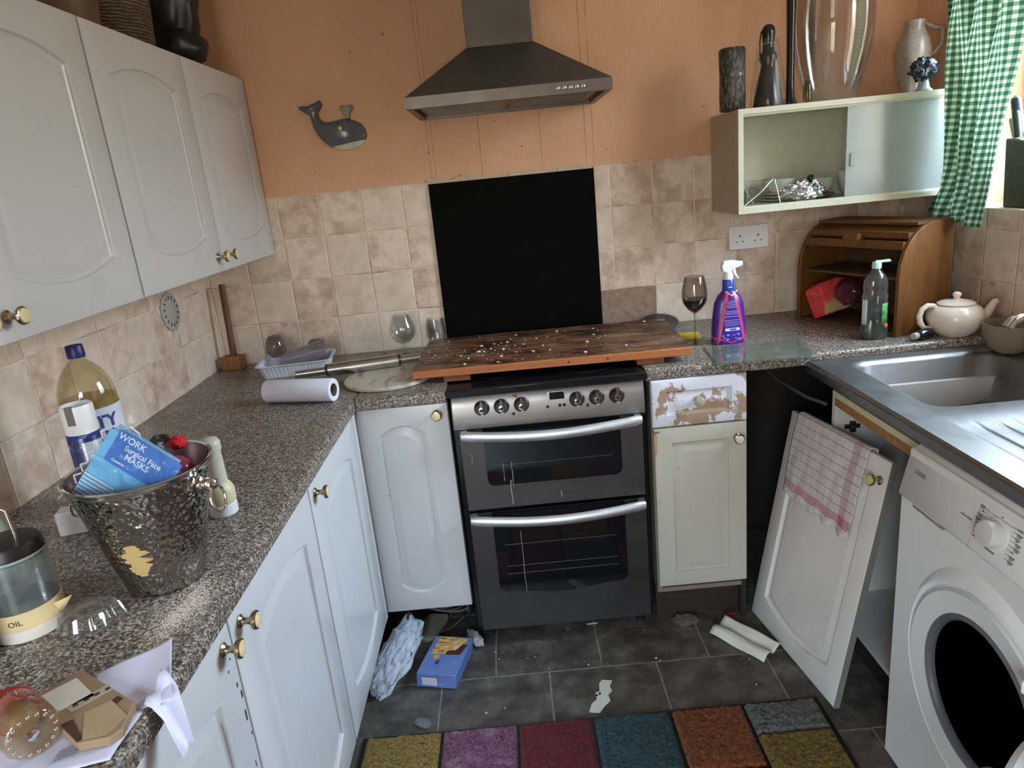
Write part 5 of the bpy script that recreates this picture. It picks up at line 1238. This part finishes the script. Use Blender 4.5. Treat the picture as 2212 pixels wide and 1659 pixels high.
for s_ in (-1, 1):
    b = MB(); b.sphere((s_*.117, 0, .172), .0125, M_CHROME, 24, 16); b.M = Matrix.Translation((s_*.108, 0, .172)) @ Matrix.Rotation(radians(90*s_), 4, 'Y'); b.lathe([(.014, -.008), (.014, -.002), (.008, .002)], M_CHROME, 20); hk = b.build('handle_boss', bk)
    b = MB(); b.tube([(s_*(.121+.004*(1-cos(a))), .019*sin(a), .146+.022*cos(a)) for a in [2*pi*i/28 for i in range(28)]], .0022, M_CHROME, 10, True); b.build('ring_handle', hk)
# pack of face masks in clear film, standing out of the bucket
mp_ = thing('face_mask_pack', 'clear packet of pale blue face masks with blue card, sticking out of bucket', 'mask pack', (-.300, -1.620, ZC+.165), 0)
M_MASK = simple('pale_blue_mask', srgb(112, 192, 240), .7, var=.05); M_MASKW = simple('white_mask', srgb(214, 224, 238), .7, var=.04)
PM = Matrix.Rotation(radians(62), 4, 'Z') @ Matrix.Rotation(radians(-38), 4, 'X')
ex_, ey_ = Vector((.80, -.15, -.58)).normalized(), Vector((.71, .21, .67)); ey_ = (ey_-ex_*ey_.dot(ex_)).normalized(); ez_ = ex_.cross(ey_).normalized()
PM = Matrix((ex_, ey_, ez_)).transposed().to_4x4(); PM.translation = Vector((-.357, -1.650, 1.104))-mp_.location
b = MB(); b.M = PM
for i in range(7): b.box(.006+.002*(i % 3), .118, .004+.0015*i, .128-.001*i, -.024+.0033*i, -.0215+.0033*i, M_MASKW if i % 2 else M_MASK)
b.build('folded_masks', mp_, bevel=.0008)
b = MB(); b.M = PM
for i in range(7): b.box(.008, .060+.004*(i % 3), .006+.006*i, .0085+.006*i, -.001, .0006, M_MASKW)
b.build('pleats', mp_)
b = MB(); b.M = PM
for i in range(5): b.tube([(.004, .02+.02*i, -.004), (-.004, .03+.02*i, .0), (.005, .04+.02*i, .002)], .0014, M_MASKW, 6)
b.tube([(.02, .128, -.01), (.03, .138, -.005), (.045, .134, -.01), (.05, .128, -.01)], .0016, M_MASKW, 6); b.build('ear_loops', mp_)
M_BCARD = simple('bright_blue_card', srgb(36, 110, 200), .4)
b = MB(); b.M = PM; b.box(.022, .132, .076, .130, .0005, .0018, M_BCARD); cdp = b.build('blue_card', mp_)
M_WPR = simple('white_print', srgb(214, 228, 244), .5)
for txt, s_, x_, y_ in (('WORK', .015, .048, .121), ('Surgical Face', .0125, .074, .108), ('MASKS', .014, .070, .096), ('Contents', .006, .044, .083)):
    text_mesh('lettering', txt, s_, M_WPR, PM @ Matrix.Translation((x_, y_, .0019)), cdp, .0001, .0002)
M_FILM = glassy('wrinkled_film', (.98, .985, .99), .22, .35, .02, (.7, .72, .75))
def film(u, v):
    x = -.026+.165*u; y = -.010+.175*v-.020*u*(v > .5)
    k = fbm((u*5, v*5, 1), 1, 4)
    z = .006+.012*k+.008*sin(u*14+v*6)*.4
    return tuple(PM @ Vector((x+.012*fbm((v*4, 3, u)), y+.014*fbm((u*4, v*2, 7)), z)))
b = MB(); b.grid(film, 40, 40, M_FILM); b.build('clear_film', mp_, ang=30)
# red bottle and black lid in the bucket
rbt = thing('red_bottle', 'translucent red bottle with black lid inside the ice bucket', 'bottle', (-.234, -1.585, ZC+.160))
M_RP = glassy('translucent_red', (.80, .20, .28), .08, 1.6, .45, (.55, .06, .12))
b = MB(); b.M = Matrix.Rotation(radians(35), 4, 'Y') @ Matrix.Rotation(radians(-20), 4, 'X'); b.lathe([(.024, -.06), (.028, -.05), (.028, .02), (.024, .045), (.012, .055), (.001, .056)], M_RP, 28); b.build('bottle_body', rbt, ang=60)
b = MB(); b.sphere((-.018, .045, .070), (.017, .012, .009), M_BLACKP, 18, 10, lambda d: .2*fbm(d*3)); b.build('black_lid', rbt)
b = MB(); b.sphere((.008, .045, .062), (.017, .013, .011), simple('red_cloth', srgb(214, 30, 48), .8), 24, 14, lambda d: .25*fbm(d*5)); b.build('red_scrunchie', rbt)
# bottle behind the bucket standing on its white cap
bo = thing('squeeze_bottle', 'cream squeeze bottle standing on its white cap just behind the bucket', 'bottle', (-.262, -1.352, ZC), 0)
b = MB(); b.lathe([(.026, 0), (.0275, .002), (.0275, .022), (.026, .024)], M_WHITEP, 32); b.build('cap', bo)
b = MB(); b.lathe([(.026, .024), (.0285, .030), (.0285, .052), (.024, .062), (.0195, .068)], simple('cream_plastic', srgb(214, 208, 168), .4), 32, (0, 0, 0), True, False); b.build('cream_section', bo, ang=60)
b = MB(); b.lathe([(.0195, .068), (.0190, .10), (.0185, .132), (.021, .138), (.021, .152), (.017, .160), (.001, .162)], simple('cloudy_plastic', srgb(204, 200, 186), .3), 32, (0, 0, 0), False, True); b.build('cloudy_body', bo, ang=60)
b = MB(); b.box(-.026, .026, -.02, .02, 0, .050, M_WHITEP); tag(place(b.build('small_white_box', bevel=.004, seg=3), (-.553, -1.372, ZC), radians(15)), 'small white plastic box left of the ice bucket, behind its ring', 'box')
# pump dispenser with wooden band
pj = thing('oil_dispenser', 'clear jar with black lid, cream band and wire loop at the left edge', 'jar', (-.432, -1.702, ZC), radians(12))
b = MB(); b.lathe([(.048, .0), (.050, .002), (.050, .020), (.049, .0205)], simple('offwhite_base', srgb(226, 214, 202), .4), 44); b.build('base', pj)
M_BAND = simple('cream_band', srgb(224, 200, 150), .55)
b = MB(); b.lathe([(.0492, .020), (.0504, .021), (.0504, .047), (.0492, .048)], M_BAND, 44, (0, 0, 0), False, False); bnd = b.build('band', pj)
o = text_mesh('lettering', 'OIL', .012, simple('brown_print', srgb(80, 60, 40), .7), Matrix.Translation((.004, -.0003, .034)) @ Matrix.Rotation(radians(90), 4, 'X'), bnd, .0002); bend_text(o, 0, 0, .0506)
b = MB(); b.lathe([(.047, .0202), (.0485, .05), (.0490, .128), (.0478, .128), (.0473, .05), (.045, .022)], glassy('greenish_jar_glass', (.90, .93, .92), .05, 1.3, .12, (.50, .54, .53)), 44, (0, 0, 0), False, False); b.build('glass_body', pj, ang=60)
b = MB(); b.lathe([(.0492, .126), (.0498, .128), (.0492, .130)], simple('pale_rim', srgb(150, 170, 164), .3), 44, (0, 0, 0), False, False); b.build('rim', pj)
b = MB(); b.lathe([(.0465, .122), (.0465, .142), (.043, .148), (.018, .150), (.001, .150)], M_BLACKP, 44); ld_ = b.build('lid', pj, ang=40)
b = MB(); b.tube([(.016, 0, .149), (.014, 0, .195), (.010, 0, .198), (-.03, 0, .198), (-.034, 0, .194), (-.034, 0, .149)], .003, M_CHROME, 12); b.build('wire_loop', ld_)
b = MB(); b.add([(.046, -.018, .040), (.072, -.012, .046), (.050, -.010, .018)], [(0, 1, 2)], M_BAND); b.build('peeling_label', pj, solid=.0008)
b = MB(); b.lathe([(.040, 0), (.044, .003), (.044, .10), (.040, .104), (.001, .104)], M_BLACK, 40); 
tag(place(b.build('black_canister', ang=40), (-.474, -1.818, ZC)), 'black canister cut off by the left edge, below the clear jar', 'canister')
b = MB(); b.lathe([(.022, 0), (.025, .004), (.025, .12), (.018, .138), (.012, .142), (.012, .158), (.001, .16)], simple('pale_green_bottle', srgb(176, 184, 170), .4), 28)
tag(place(b.build('pale_bottle', ang=60), (-.527, -1.600, ZC)), 'pale grey-green bottle behind the clear jar at the left edge', 'bottle')
# clear clam shell lid
def clam(t_, z): return .04*sin(t_*2*pi*18)+.05*fbm((cos(2*pi*t_)*3, sin(2*pi*t_)*3, z*30))
b = MB(); b.M = Matrix.Rotation(radians(20), 4, 'Z') @ Matrix.Diagonal((.95, .66, 1, 1)); b.lathe([(.054, 0), (.050, .003), (.044, .022), (.036, .028), (.030, .024), (.001, .026)], glassy('clear_clamshell', (.88, .88, .86), .06, 1.6, .06, (.5, .5, .48)), 90, (0, 0, 0), False, True, clam)
tag(place(b.build('clear_plastic_lid', ang=30), (-.336, -1.706, ZC)), 'crinkled clear plastic food lid between the jar and the ice bucket', 'lid')
# pale powder
b = MB()
M_FLECKS = simple('pale_flecks', srgb(214, 198, 182), .9)  # tiny pale flecks scattered beside the bucket
for i in range(2600):
    x, y = R.gauss(0, .013), R.gauss(0, .036)
    if R.random() < .25: x, y = R.gauss(0, .022), R.gauss(0, .055)
    s_ = R.uniform(.0003, .0011); b.add([(x-s_, y-s_, 0), (x+s_, y-s_*.6, 0), (x+s_*.4, y+s_, 0), (x, y, s_)], [(0, 2, 1), (0, 1, 3), (1, 2, 3), (2, 0, 3)], M_FLECKS)
tag(place(b.build('pale_flecks'), (-.196, -1.700, ZC+.0001), radians(-6)), 'pale powder scattered on the worktop edge beside the ice bucket', 'flecks', kind='stuff')

# ---- letters and packaging at the front of the worktop
M_PAP2 = simple('lilac_white_paper', srgb(214, 212, 232), .7, var=.03)
def sheet(P, z0, cur_, n=24):
    """quad sheet through 4 ground points with a curl height function"""
    def f(u, v):
        a = Vector(P[0]).lerp(Vector(P[1]), u); c_ = Vector(P[3]).lerp(Vector(P[2]), u); p = a.lerp(c_, v); return (p.x, p.y, z0+cur_(u, v))
    return f
O = Vector((-.20, -1.90, 0))
def rel(P): return [(x-O.x, y-O.y) for x, y in P]
b = MB(); b.grid(sheet(rel([(-.255, -1.843), (-.170, -1.790), (-.118, -1.912), (-.205, -1.925)]), .0015, lambda u, v: .016*u*u*(1-v)+.003*sin(5*u+3*v)), 24, 24, M_PAP2)
def hang(u, v):
    x = -.150+.075*u; y = -1.862-.055*u+(-.055)*(1-u)*v-.030*u*v
    over = max(0, x+.148); z = .004+.012*(1-u)*(1-v)-.9*max(0, x+.139)*1.0+.004*sin(9*v+4*u)
    return (x-O.x-.5*max(0, x+.125), y-O.y, z)
b.grid(hang, 20, 16, M_PAP2)
tag(place(b.build('folded_letter', solid=.0005, ang=60), (O.x, O.y, ZC+.0008)), 'folded white letter curling over the front edge of the left worktop', 'letter')
lt = thing('flat_letter', 'flat white letter with faint grey print under the brown packet and jar', 'letter', (O.x, O.y, ZC+.0006))
b = MB(); b.grid(sheet(rel([(-.345, -1.940), (-.150, -1.917), (-.150, -2.000), (-.310, -2.045)]), .0004, lambda u, v: .0012+.0012*sin(4*u+5*v)), 20, 14, M_PAP2); b.build('paper', lt, solid=.0004)
M_GP = simple('faint_grey_print', srgb(150, 148, 168), .7)
for i in range(5):
    b = MB(); b.M = Matrix.Translation((-.02, -.083-.004*i, .0032)) @ Matrix.Rotation(radians(24), 4, 'Z'); b.box(0, .030-.004*(i % 3), 0, .0018, 0, .0004, M_GP); b.build('print_line', lt)
bx = thing('brown_card_packet', 'flat brown card food packet with white label and barcode strip', 'packet', (O.x, O.y, ZC+.004))
M_KR = simple('brown_kraft_card', srgb(150, 124, 96), .6); M_KR2 = simple('clear_window_film', srgb(176, 150, 116), .25); M_KD = simple('dark_brown_print', srgb(74, 50, 34), .6)
P = rel([(-.308, -1.9), (-.268, -1.846), (-.158, -1.920), (-.149, -1.967), (-.158, -1.980), (-.193, -1.985)])
b = MB(); b.prism(P, 'z', 0, .012, M_KR); b.build('card', bx, bevel=.002)
def patch(pts, z, mat, name, dz=.0006):
    b = MB(); b.prism(rel(pts), 'z', z, z+dz, mat); return b.build(name, bx)
patch([(-.293, -1.895), (-.264, -1.864), (-.218, -1.903), (-.251, -1.926)], .012, simple('cream_label', srgb(222, 214, 200), .6), 'white_label')
patch([(-.244, -1.922), (-.212, -1.883), (-.200, -1.893), (-.232, -1.930)], .012, simple('grey_strip', srgb(176, 164, 146), .6), 'barcode_strip')
patch([(-.186, -1.908), (-.176, -1.914), (-.180, -1.923), (-.190, -1.917)], .012, M_KD, 'dark_spot')
patch([(-.213, -1.935), (-.190, -1.915), (-.155, -1.945), (-.163, -1.975), (-.190, -1.980)], .0122, M_KR2, 'film_window')
patch([(-.232, -1.952), (-.222, -1.944), (-.190, -1.979), (-.194, -1.984)], .0126, M_KD, 'dark_line', .0004)
for i in range(4):
    x, y = -.238+.009*i, -1.918+.0085*i
    patch([(x, y), (x+.004, y+.004), (x+.008, y), (x+.004, y-.004)], .0126, M_BLACKP if i == 1 else M_KD, 'barcode_mark', .0003)
# glass jar on its side
gj = thing('glass_jar', 'small ribbed glass jar lying on its side in the bottom left corner', 'jar', (-.262, -1.966, ZC+.0335))
ax_ = Vector((.60, -.50, .0)).normalized()
JM = ax_.to_track_quat('Z', 'Y').to_matrix().to_4x4()
M_JG2 = glassy('amber_jar_glass', (.92, .86, .74), .06, 1.7, .12, (.42, .34, .22))
b = MB(); b.M = JM; b.lathe([(.024, -.05), (.026, -.045), (.030, -.03), (.031, .02), (.029, .028), (.024, .0305), (.010, .029), (.001, .028)], M_JG2, 48, (0, 0, 0), False, True, lambda t_, z: .02*sin(t_*2*pi*16)*(z > .015)); b.build('jar_glass', gj, ang=50)
b = MB(); b.M = JM; b.lathe([(.005, .0295), (.007, .031), (.004, .032), (.001, .032)], M_CHROME, 16, (0, 0, 0)); 
for i in range(16):
    a = 2*pi*i/16; b.sphere((.0235*cos(a), .0235*sin(a), .0292), (.0026, .0026, .0016), simple('bright_glass_bead', (.7, .68, .62), .06, .9), 8, 6)
b.build('base_pattern', gj)
b = MB(); b.M = JM; b.lathe([(.001, -.052), (.026, -.052), (.0275, -.050), (.0275, -.034), (.026, -.032)], simple('red_lid', srgb(150, 34, 28), .4), 36); b.build('lid', gj)
b = MB(); b.M = JM; b.sphere((0, 0, -.016), (.020, .020, .018), simple('orange_paste', srgb(120, 88, 46), .5), 20, 12); b.build('contents', gj)

# ================================================================== RUG
RX = [-.176, .046, .262, .476, .697, .903, 1.112]
cols = {'yellow': (168, 138, 66), 'pink': (146, 86, 118), 'crimson': (118, 22, 44), 'teal': (52, 82, 88), 'orange': (150, 78, 34), 'grey': (122, 120, 112), 'dark': (20, 18, 20), 'mustard': (140, 112, 44), 'green': (70, 90, 50)}
def rugmat(nm):
    m, nt = newmat('rug_'+nm); N = NT(nt); co = N.coord(); cc = tuple(a*.78 for a in srgb(*cols[nm])); n_ = N.noise(co, 130, 4, .75); n2 = N.noise(co, 22, 5, .6)
    c = N.mix(N.maprange(n_, .36, .60), tuple(a*.22 for a in cc), tuple(min(1, a*1.15) for a in cc))
    lightc = tuple(min(1, a*.6+.14) for a in cc) if nm == 'pink' else tuple(a*.72 for a in cc)
    c = N.mix(N.maprange(n2, .5, .66, 0, .6), c, lightc)
    c = N.mix(N.maprange(N.noise(co, 48, 2, .4), .70, .73, 0, .8), c, srgb(30, 20, 18))
    N.out(c, .95, 0, N.bump(n_, 1, .006), .1, sheen=.15); return m
RM = {k: rugmat(k) for k in cols}
layout = [['yellow', 'pink', 'crimson', 'teal', 'orange', 'grey'], ['grey', 'teal', 'orange', 'yellow', 'crimson', 'mustard'], ['crimson', 'orange', 'grey', 'pink', 'teal', 'yellow'], ['teal', 'yellow', 'pink', 'grey', 'mustard', 'crimson'], ['orange', 'crimson', 'teal', 'yellow', 'pink', 'grey']]
b = MB(); b.box(-.182, 1.118, -2.10, -1.004, .001, .006, RM['dark'])
def pilebox(x0, x1, y0, y1, mat):
    nx = max(4, int((x1-x0)/.005)); ny = max(4, int((y1-y0)/.005))
    def f(u, v):
        x = x0+(x1-x0)*u; y = y0+(y1-y0)*v; e = min(u*nx, (1-u)*nx, v*ny, (1-v)*ny)
        h = .0135*min(1, .35+.35*e)+.006*(R.random()-.5)+.0025*fbm((x*20, y*20, 0))
        j = .0012*(R.random()-.5)
        return (x+j, y+j, .003+h if 0 < u < 1 and 0 < v < 1 else .004)
    b.grid(f, nx, ny, mat)
for r_, row in enumerate(layout):
    for c_, nm in enumerate(row):
        y1 = -1.010-.222*r_; y0 = y1-.218
        if c_ == 5: y1 += .108 if r_ else 0; y0 = y1-.218 if r_ else -1.124
        pilebox(RX[c_]+.003, RX[c_+1]-.003, max(y0, -2.095), y1, RM[nm])
tag(b.build('patchwork_rug', ang=180), 'shaggy rug of coloured patches edged in black on the slate floor', 'rug')

# ================================================================== FLOOR CLUTTER
pb_ = thing('carrier_bag', 'crumpled white plastic carrier bag slumped against the left base cabinets', 'bag', (-.108, -.700, 0))
mpb, nt = newmat('thin_white_plastic'); N = NT(nt); co = N.coord(); df = N.n('ShaderNodeBsdfPrincipled', i_Roughness=.35); N.l(N.mix(N.maprange(N.noise(co, 12, 4), .35, .7), srgb(190, 198, 214), srgb(214, 218, 228)), df.inputs[0])
v2 = N.n('ShaderNodeTexVoronoi', feature='F1', i_Scale=22); N.l(co, v2.inputs['Vector']); N.l(N.bump(N.math('ADD', v2.outputs[0], N.noise(co, 30, 4)), .8, .012), df.inputs['Normal'])
tl = N.n('ShaderNodeBsdfTranslucent', i_Color=(.7, .74, .8, 1)); ms = N.n('ShaderNodeMixShader'); ms.inputs[0].default_value = .3; N.l(df.outputs[0], ms.inputs[1]); N.l(tl.outputs[0], ms.inputs[2]); oo = N.n('ShaderNodeOutputMaterial'); N.l(ms.outputs[0], oo.inputs[0])
b = MB()
def bagn(d):
    return crumple(d, 1.8, .35, 3)+.08*fbm(d*4)
b.M = Matrix.Rotation(radians(-26), 4, 'Z') @ Matrix.Rotation(radians(22), 4, 'X'); b.sphere((0.0, -.0, .070), (.056, .150, .050), mpb, 44, 36, bagn); bbag = b
lo = min(v[2] for v in b.v); b.v = [(v[0], v[1], max(.002, v[2]-.0)) for v in b.v]
b.build('bag_film', pb_, ang=25)
b = MB(); b.tube([(.026, .090, .150), (.024, .075, .138), (.020, .060, .118), (.018, .054, .104)], .0042, M_BLACKP, 8); b.build('black_tie', pb_)
b = MB()
for i, (x, y, z) in enumerate(((.056, .060, .116), (.062, .045, .100), (.066, .030, .084))): b.sphere((x, y, z), (.008, .010, .006), simple('green_bag_print', srgb(70, 150, 130), .5), 10, 6)
b.build('green_print', pb_)
bx = thing('crisp_bread_box', 'blue cardboard food box with a picture of crackers lying on the floor', 'box', (-.052, -.800, .002), 0)
ang_x = atan2(-.038, .126)
b = MB(); M_BX = simple('periwinkle_card', srgb(98, 120, 176), .5, dirt=.12, dirtcol=(.6, .6, .62), dscale=18)
q0 = [(0, 0, 0), (.126, -.030, 0), (.172, .150, 0), (.046, .180, 0)]
b.hexa(q0, [(x-.0+.004, y, .050) for x, y, z in q0], M_BX); bb2 = b.build('box_card', bx, bevel=.002)
def bp_(pts, mat, name, z=.0505, dz=.0008):
    def W_(u, v): return (.004+u*.126+v*.046, -.030*u+.180*v)
    bq = MB(); bq.prism([W_(u, v) for u, v in pts], 'z', z, z+dz, mat); return bq.build(name, bx)
mck, nt = newmat('cracker_print'); N = NT(nt); co = N.coord(); q = N.noise(N.scalev(co, (1, 3, 1)), 45, 5, .6)
N.out(N.ramp(q, [(.35, srgb(130, 84, 40)), (.5, srgb(206, 164, 98)), (.68, srgb(228, 206, 160))]), .4)
bp_([(.12, .50), (.14, .98), (.88, .96), (.93, .70), (.72, .55), (.42, .52)], mck, 'cracker_picture')
bp_([(.50, .50), (.88, .52), (.95, .78), (.84, .80), (.72, .62), (.52, .60)], simple('dark_jam_print', srgb(76, 34, 30), .5), 'jam_picture', .0512)
bp_([(.30+.09*cos(a), .42+.07*sin(a)) if True else 0 for a in [2*pi*i/14 for i in range(14)]], simple('round_cracker_print', srgb(184, 146, 96), .5), 'round_cracker_picture', .0512)
bp_([(.34, .24), (.36, .34), (.44, .34), (.42, .24)], M_NAVY, 'print_block', .0506)
b = MB(); b.M = Matrix.Translation((.02, -.0088, .012)) @ Matrix.Rotation(radians(-13.4), 4, 'Z'); b.box(0, .05, -.001, 0, .0, .028, simple('pale_print_panel', srgb(196, 190, 206), .6)); b.build('pale_panel', bx)
# things in the gap under the left cabinet
b = MB(); P = [(-.088, -.488), (-.070, -.565), (-.035, -.580), (-.004, -.560), (.028, -.470), (.022, -.445), (-.040, -.432)]
c_ = (-.03, -.50); b.prism([(x-c_[0], y-c_[1]) for x, y in P], 'z', 0, .010, simple('grey_insole', srgb(150, 142, 132), .8)); b.prism([(x-c_[0]-.002, y-c_[1]-.004) for x, y in P], 'z', -.003, .0, simple('tan_sole', srgb(150, 110, 76), .8))
tag(place(b.build('shoe_insole', bevel=.002), (c_[0], c_[1], .0035)), 'grey shoe sole lying in the gap below the narrow left cabinet', 'sole')
cb_ = thing('cable_coil', 'loops of dark cable stuffed under the narrow left cabinet', 'cable', (.02, -.40, 0))
for k in range(4):
    b = MB(); r_ = .075-.008*k
    b.tube([(r_*1.2*cos(a), r_*.7*sin(a), .030+.009*k+.010*sin(a*2+k)) for a in [2*pi*i/36 for i in range(36)]], .0042, simple('dark_cable', srgb(52, 46, 42), .5) if k % 2 else simple('grey_cable', srgb(110, 102, 92), .5), 8, True); b.build('cable_loop', cb_)
b = MB(); b.tube([(.06, -.06, .006), (.02, -.12, .006), (-.04, -.15, .006)], .004, MATS['grey_cable'], 8); b.tube([(-.10, -.0, .02), (-.06, -.03, .05), (-.0, .0, .03)], .004, MATS['grey_cable'], 8); b.build('loose_end', cb_)
b = MB(); b.sphere((0, 0, .018), (.022, .050, .018), simple('dull_tissue', srgb(176, 174, 172), .8), 26, 16, lambda d: crumple(d, 2, .5, 5))
b.v = [(x, y, max(.001, z)) for x, y, z in b.v]
tag(place(b.build('crumpled_tissue', flat=True), (.128, -.605, 0), radians(28)), 'crumpled grey tissue on the floor at the cooker corner', 'tissue')
# opened card tube
def gut(u, v):
    L_ = .205*v; a = u; w = .085*u
    z = .018*(1-cos(u*2*pi*1.0))*.0
    prof = [(0, .004), (.2, .022), (.38, .024), (.52, .012), (.6, .010), (.78, .020), (1, .030)]
    return (w-.042, L_-.10, lerp(u, prof)+.002*sin(v*9+u*4))
b = MB(); b.grid(gut, 24, 16, simple('cream_card_tube', srgb(206, 200, 184), .7))
tag(place(b.build('torn_card_tube', solid=.0016, ang=60), (1.003, -.735, -.0005), radians(-144+180+0)), 'split cream card tube lying on the floor by the loose door', 'card tube')
# torn paper strip
P = [(.525, -.849), (.556, -.856), (.545, -.88), (.549, -.90), (.535, -.915), (.538, -.94), (.518, -.960), (.500, -.985), (.470, -.978), (.482, -.945), (.499, -.93), (.497, -.905), (.512, -.89), (.515, -.865)]
b = MB(); b.prism([(x-.51, y+.91) for x, y in P], 'z', .0015, .003, simple('torn_white_paper', srgb(200, 194, 184), .8))
for (x, y) in ((-.005, .012), (-.012, -.008), (-.002, -.002)): b.box(x, x+.006, y, y+.009, .0029, .0034, M_DARK)
tag(place(b.build('torn_paper_strip'), (.51, -.91, 0)), 'torn white paper strip on the floor at the rug edge', 'paper')
b = MB(); b.sphere((0, 0, .012), (.048, .030, .013), glassy('grubby_cellophane', (.72, .66, .62), .12, 1.5, .25, (.35, .28, .25)), 26, 16, lambda d: crumple(d, 2, .5, 8))
b.v = [(x, y, max(.001, z)) for x, y, z in b.v]
tag(place(b.build('cellophane_scrap', flat=True), (.845, -.605, 0)), 'scrap of grubby cellophane below the right hand base cabinet', 'wrapper')
b = MB(); b.box(-.022, .022, -.005, .005, 0, .007, simple('dull_red_plastic', srgb(140, 46, 50), .5)); tag(place(b.build('red_clip', bevel=.002), (1.000, -.585, 0), radians(8)), 'small red plastic clip on the floor by the loose door corner', 'clip')
b = MB(); b.box(-.018, .018, -.003, .003, 0, .001, M_PAPER); tag(place(b.build('paper_sliver'), (.532, -.563, .0005), radians(4)), 'thin white sliver of paper under the front of the cooker', 'paper')
b = MB(); b.sphere((0, 0, .006), (.030, .018, .007), glassy('clear_scrap', (.8, .8, .8), .1, 1.8, .12, (.5, .5, .5)), 20, 12, lambda d: crumple(d, 2, .5, 2)); b.v = [(x, y, max(.001, z)) for x, y, z in b.v]
tag(place(b.build('clear_wrapper', flat=True), (-.015, -.962, 0), radians(-30)), 'small clear wrapper on the floor at the corner of the yellow patch', 'wrapper')
# crumbs on the floor
b = MB()
for i in range(80):
    x, y = R.uniform(-.05, 1.0), R.uniform(-.98, -.58); 
    if R.random() < .3: x, y = R.gauss(.28, .05), R.gauss(-.68, .04)
    if x < .12 and y > -.82: continue
    s_ = R.choice([.0008, .0012, .0016, .0024]); b.sphere((x, y, s_*.5+.0002), (s_*R.uniform(.8, 2.2), s_*R.uniform(.8, 1.6), s_*.5), R.choice([M_CRUMB, M_DARK, M_DARK, M_DARK, M_BAT, simple('orange_crumb', srgb(190, 96, 56), .8), M_PAPER]), 6, 4)
tag(b.build('floor_crumbs'), 'crumbs and specks scattered over the slate floor before the cooker', 'crumbs', kind='stuff')
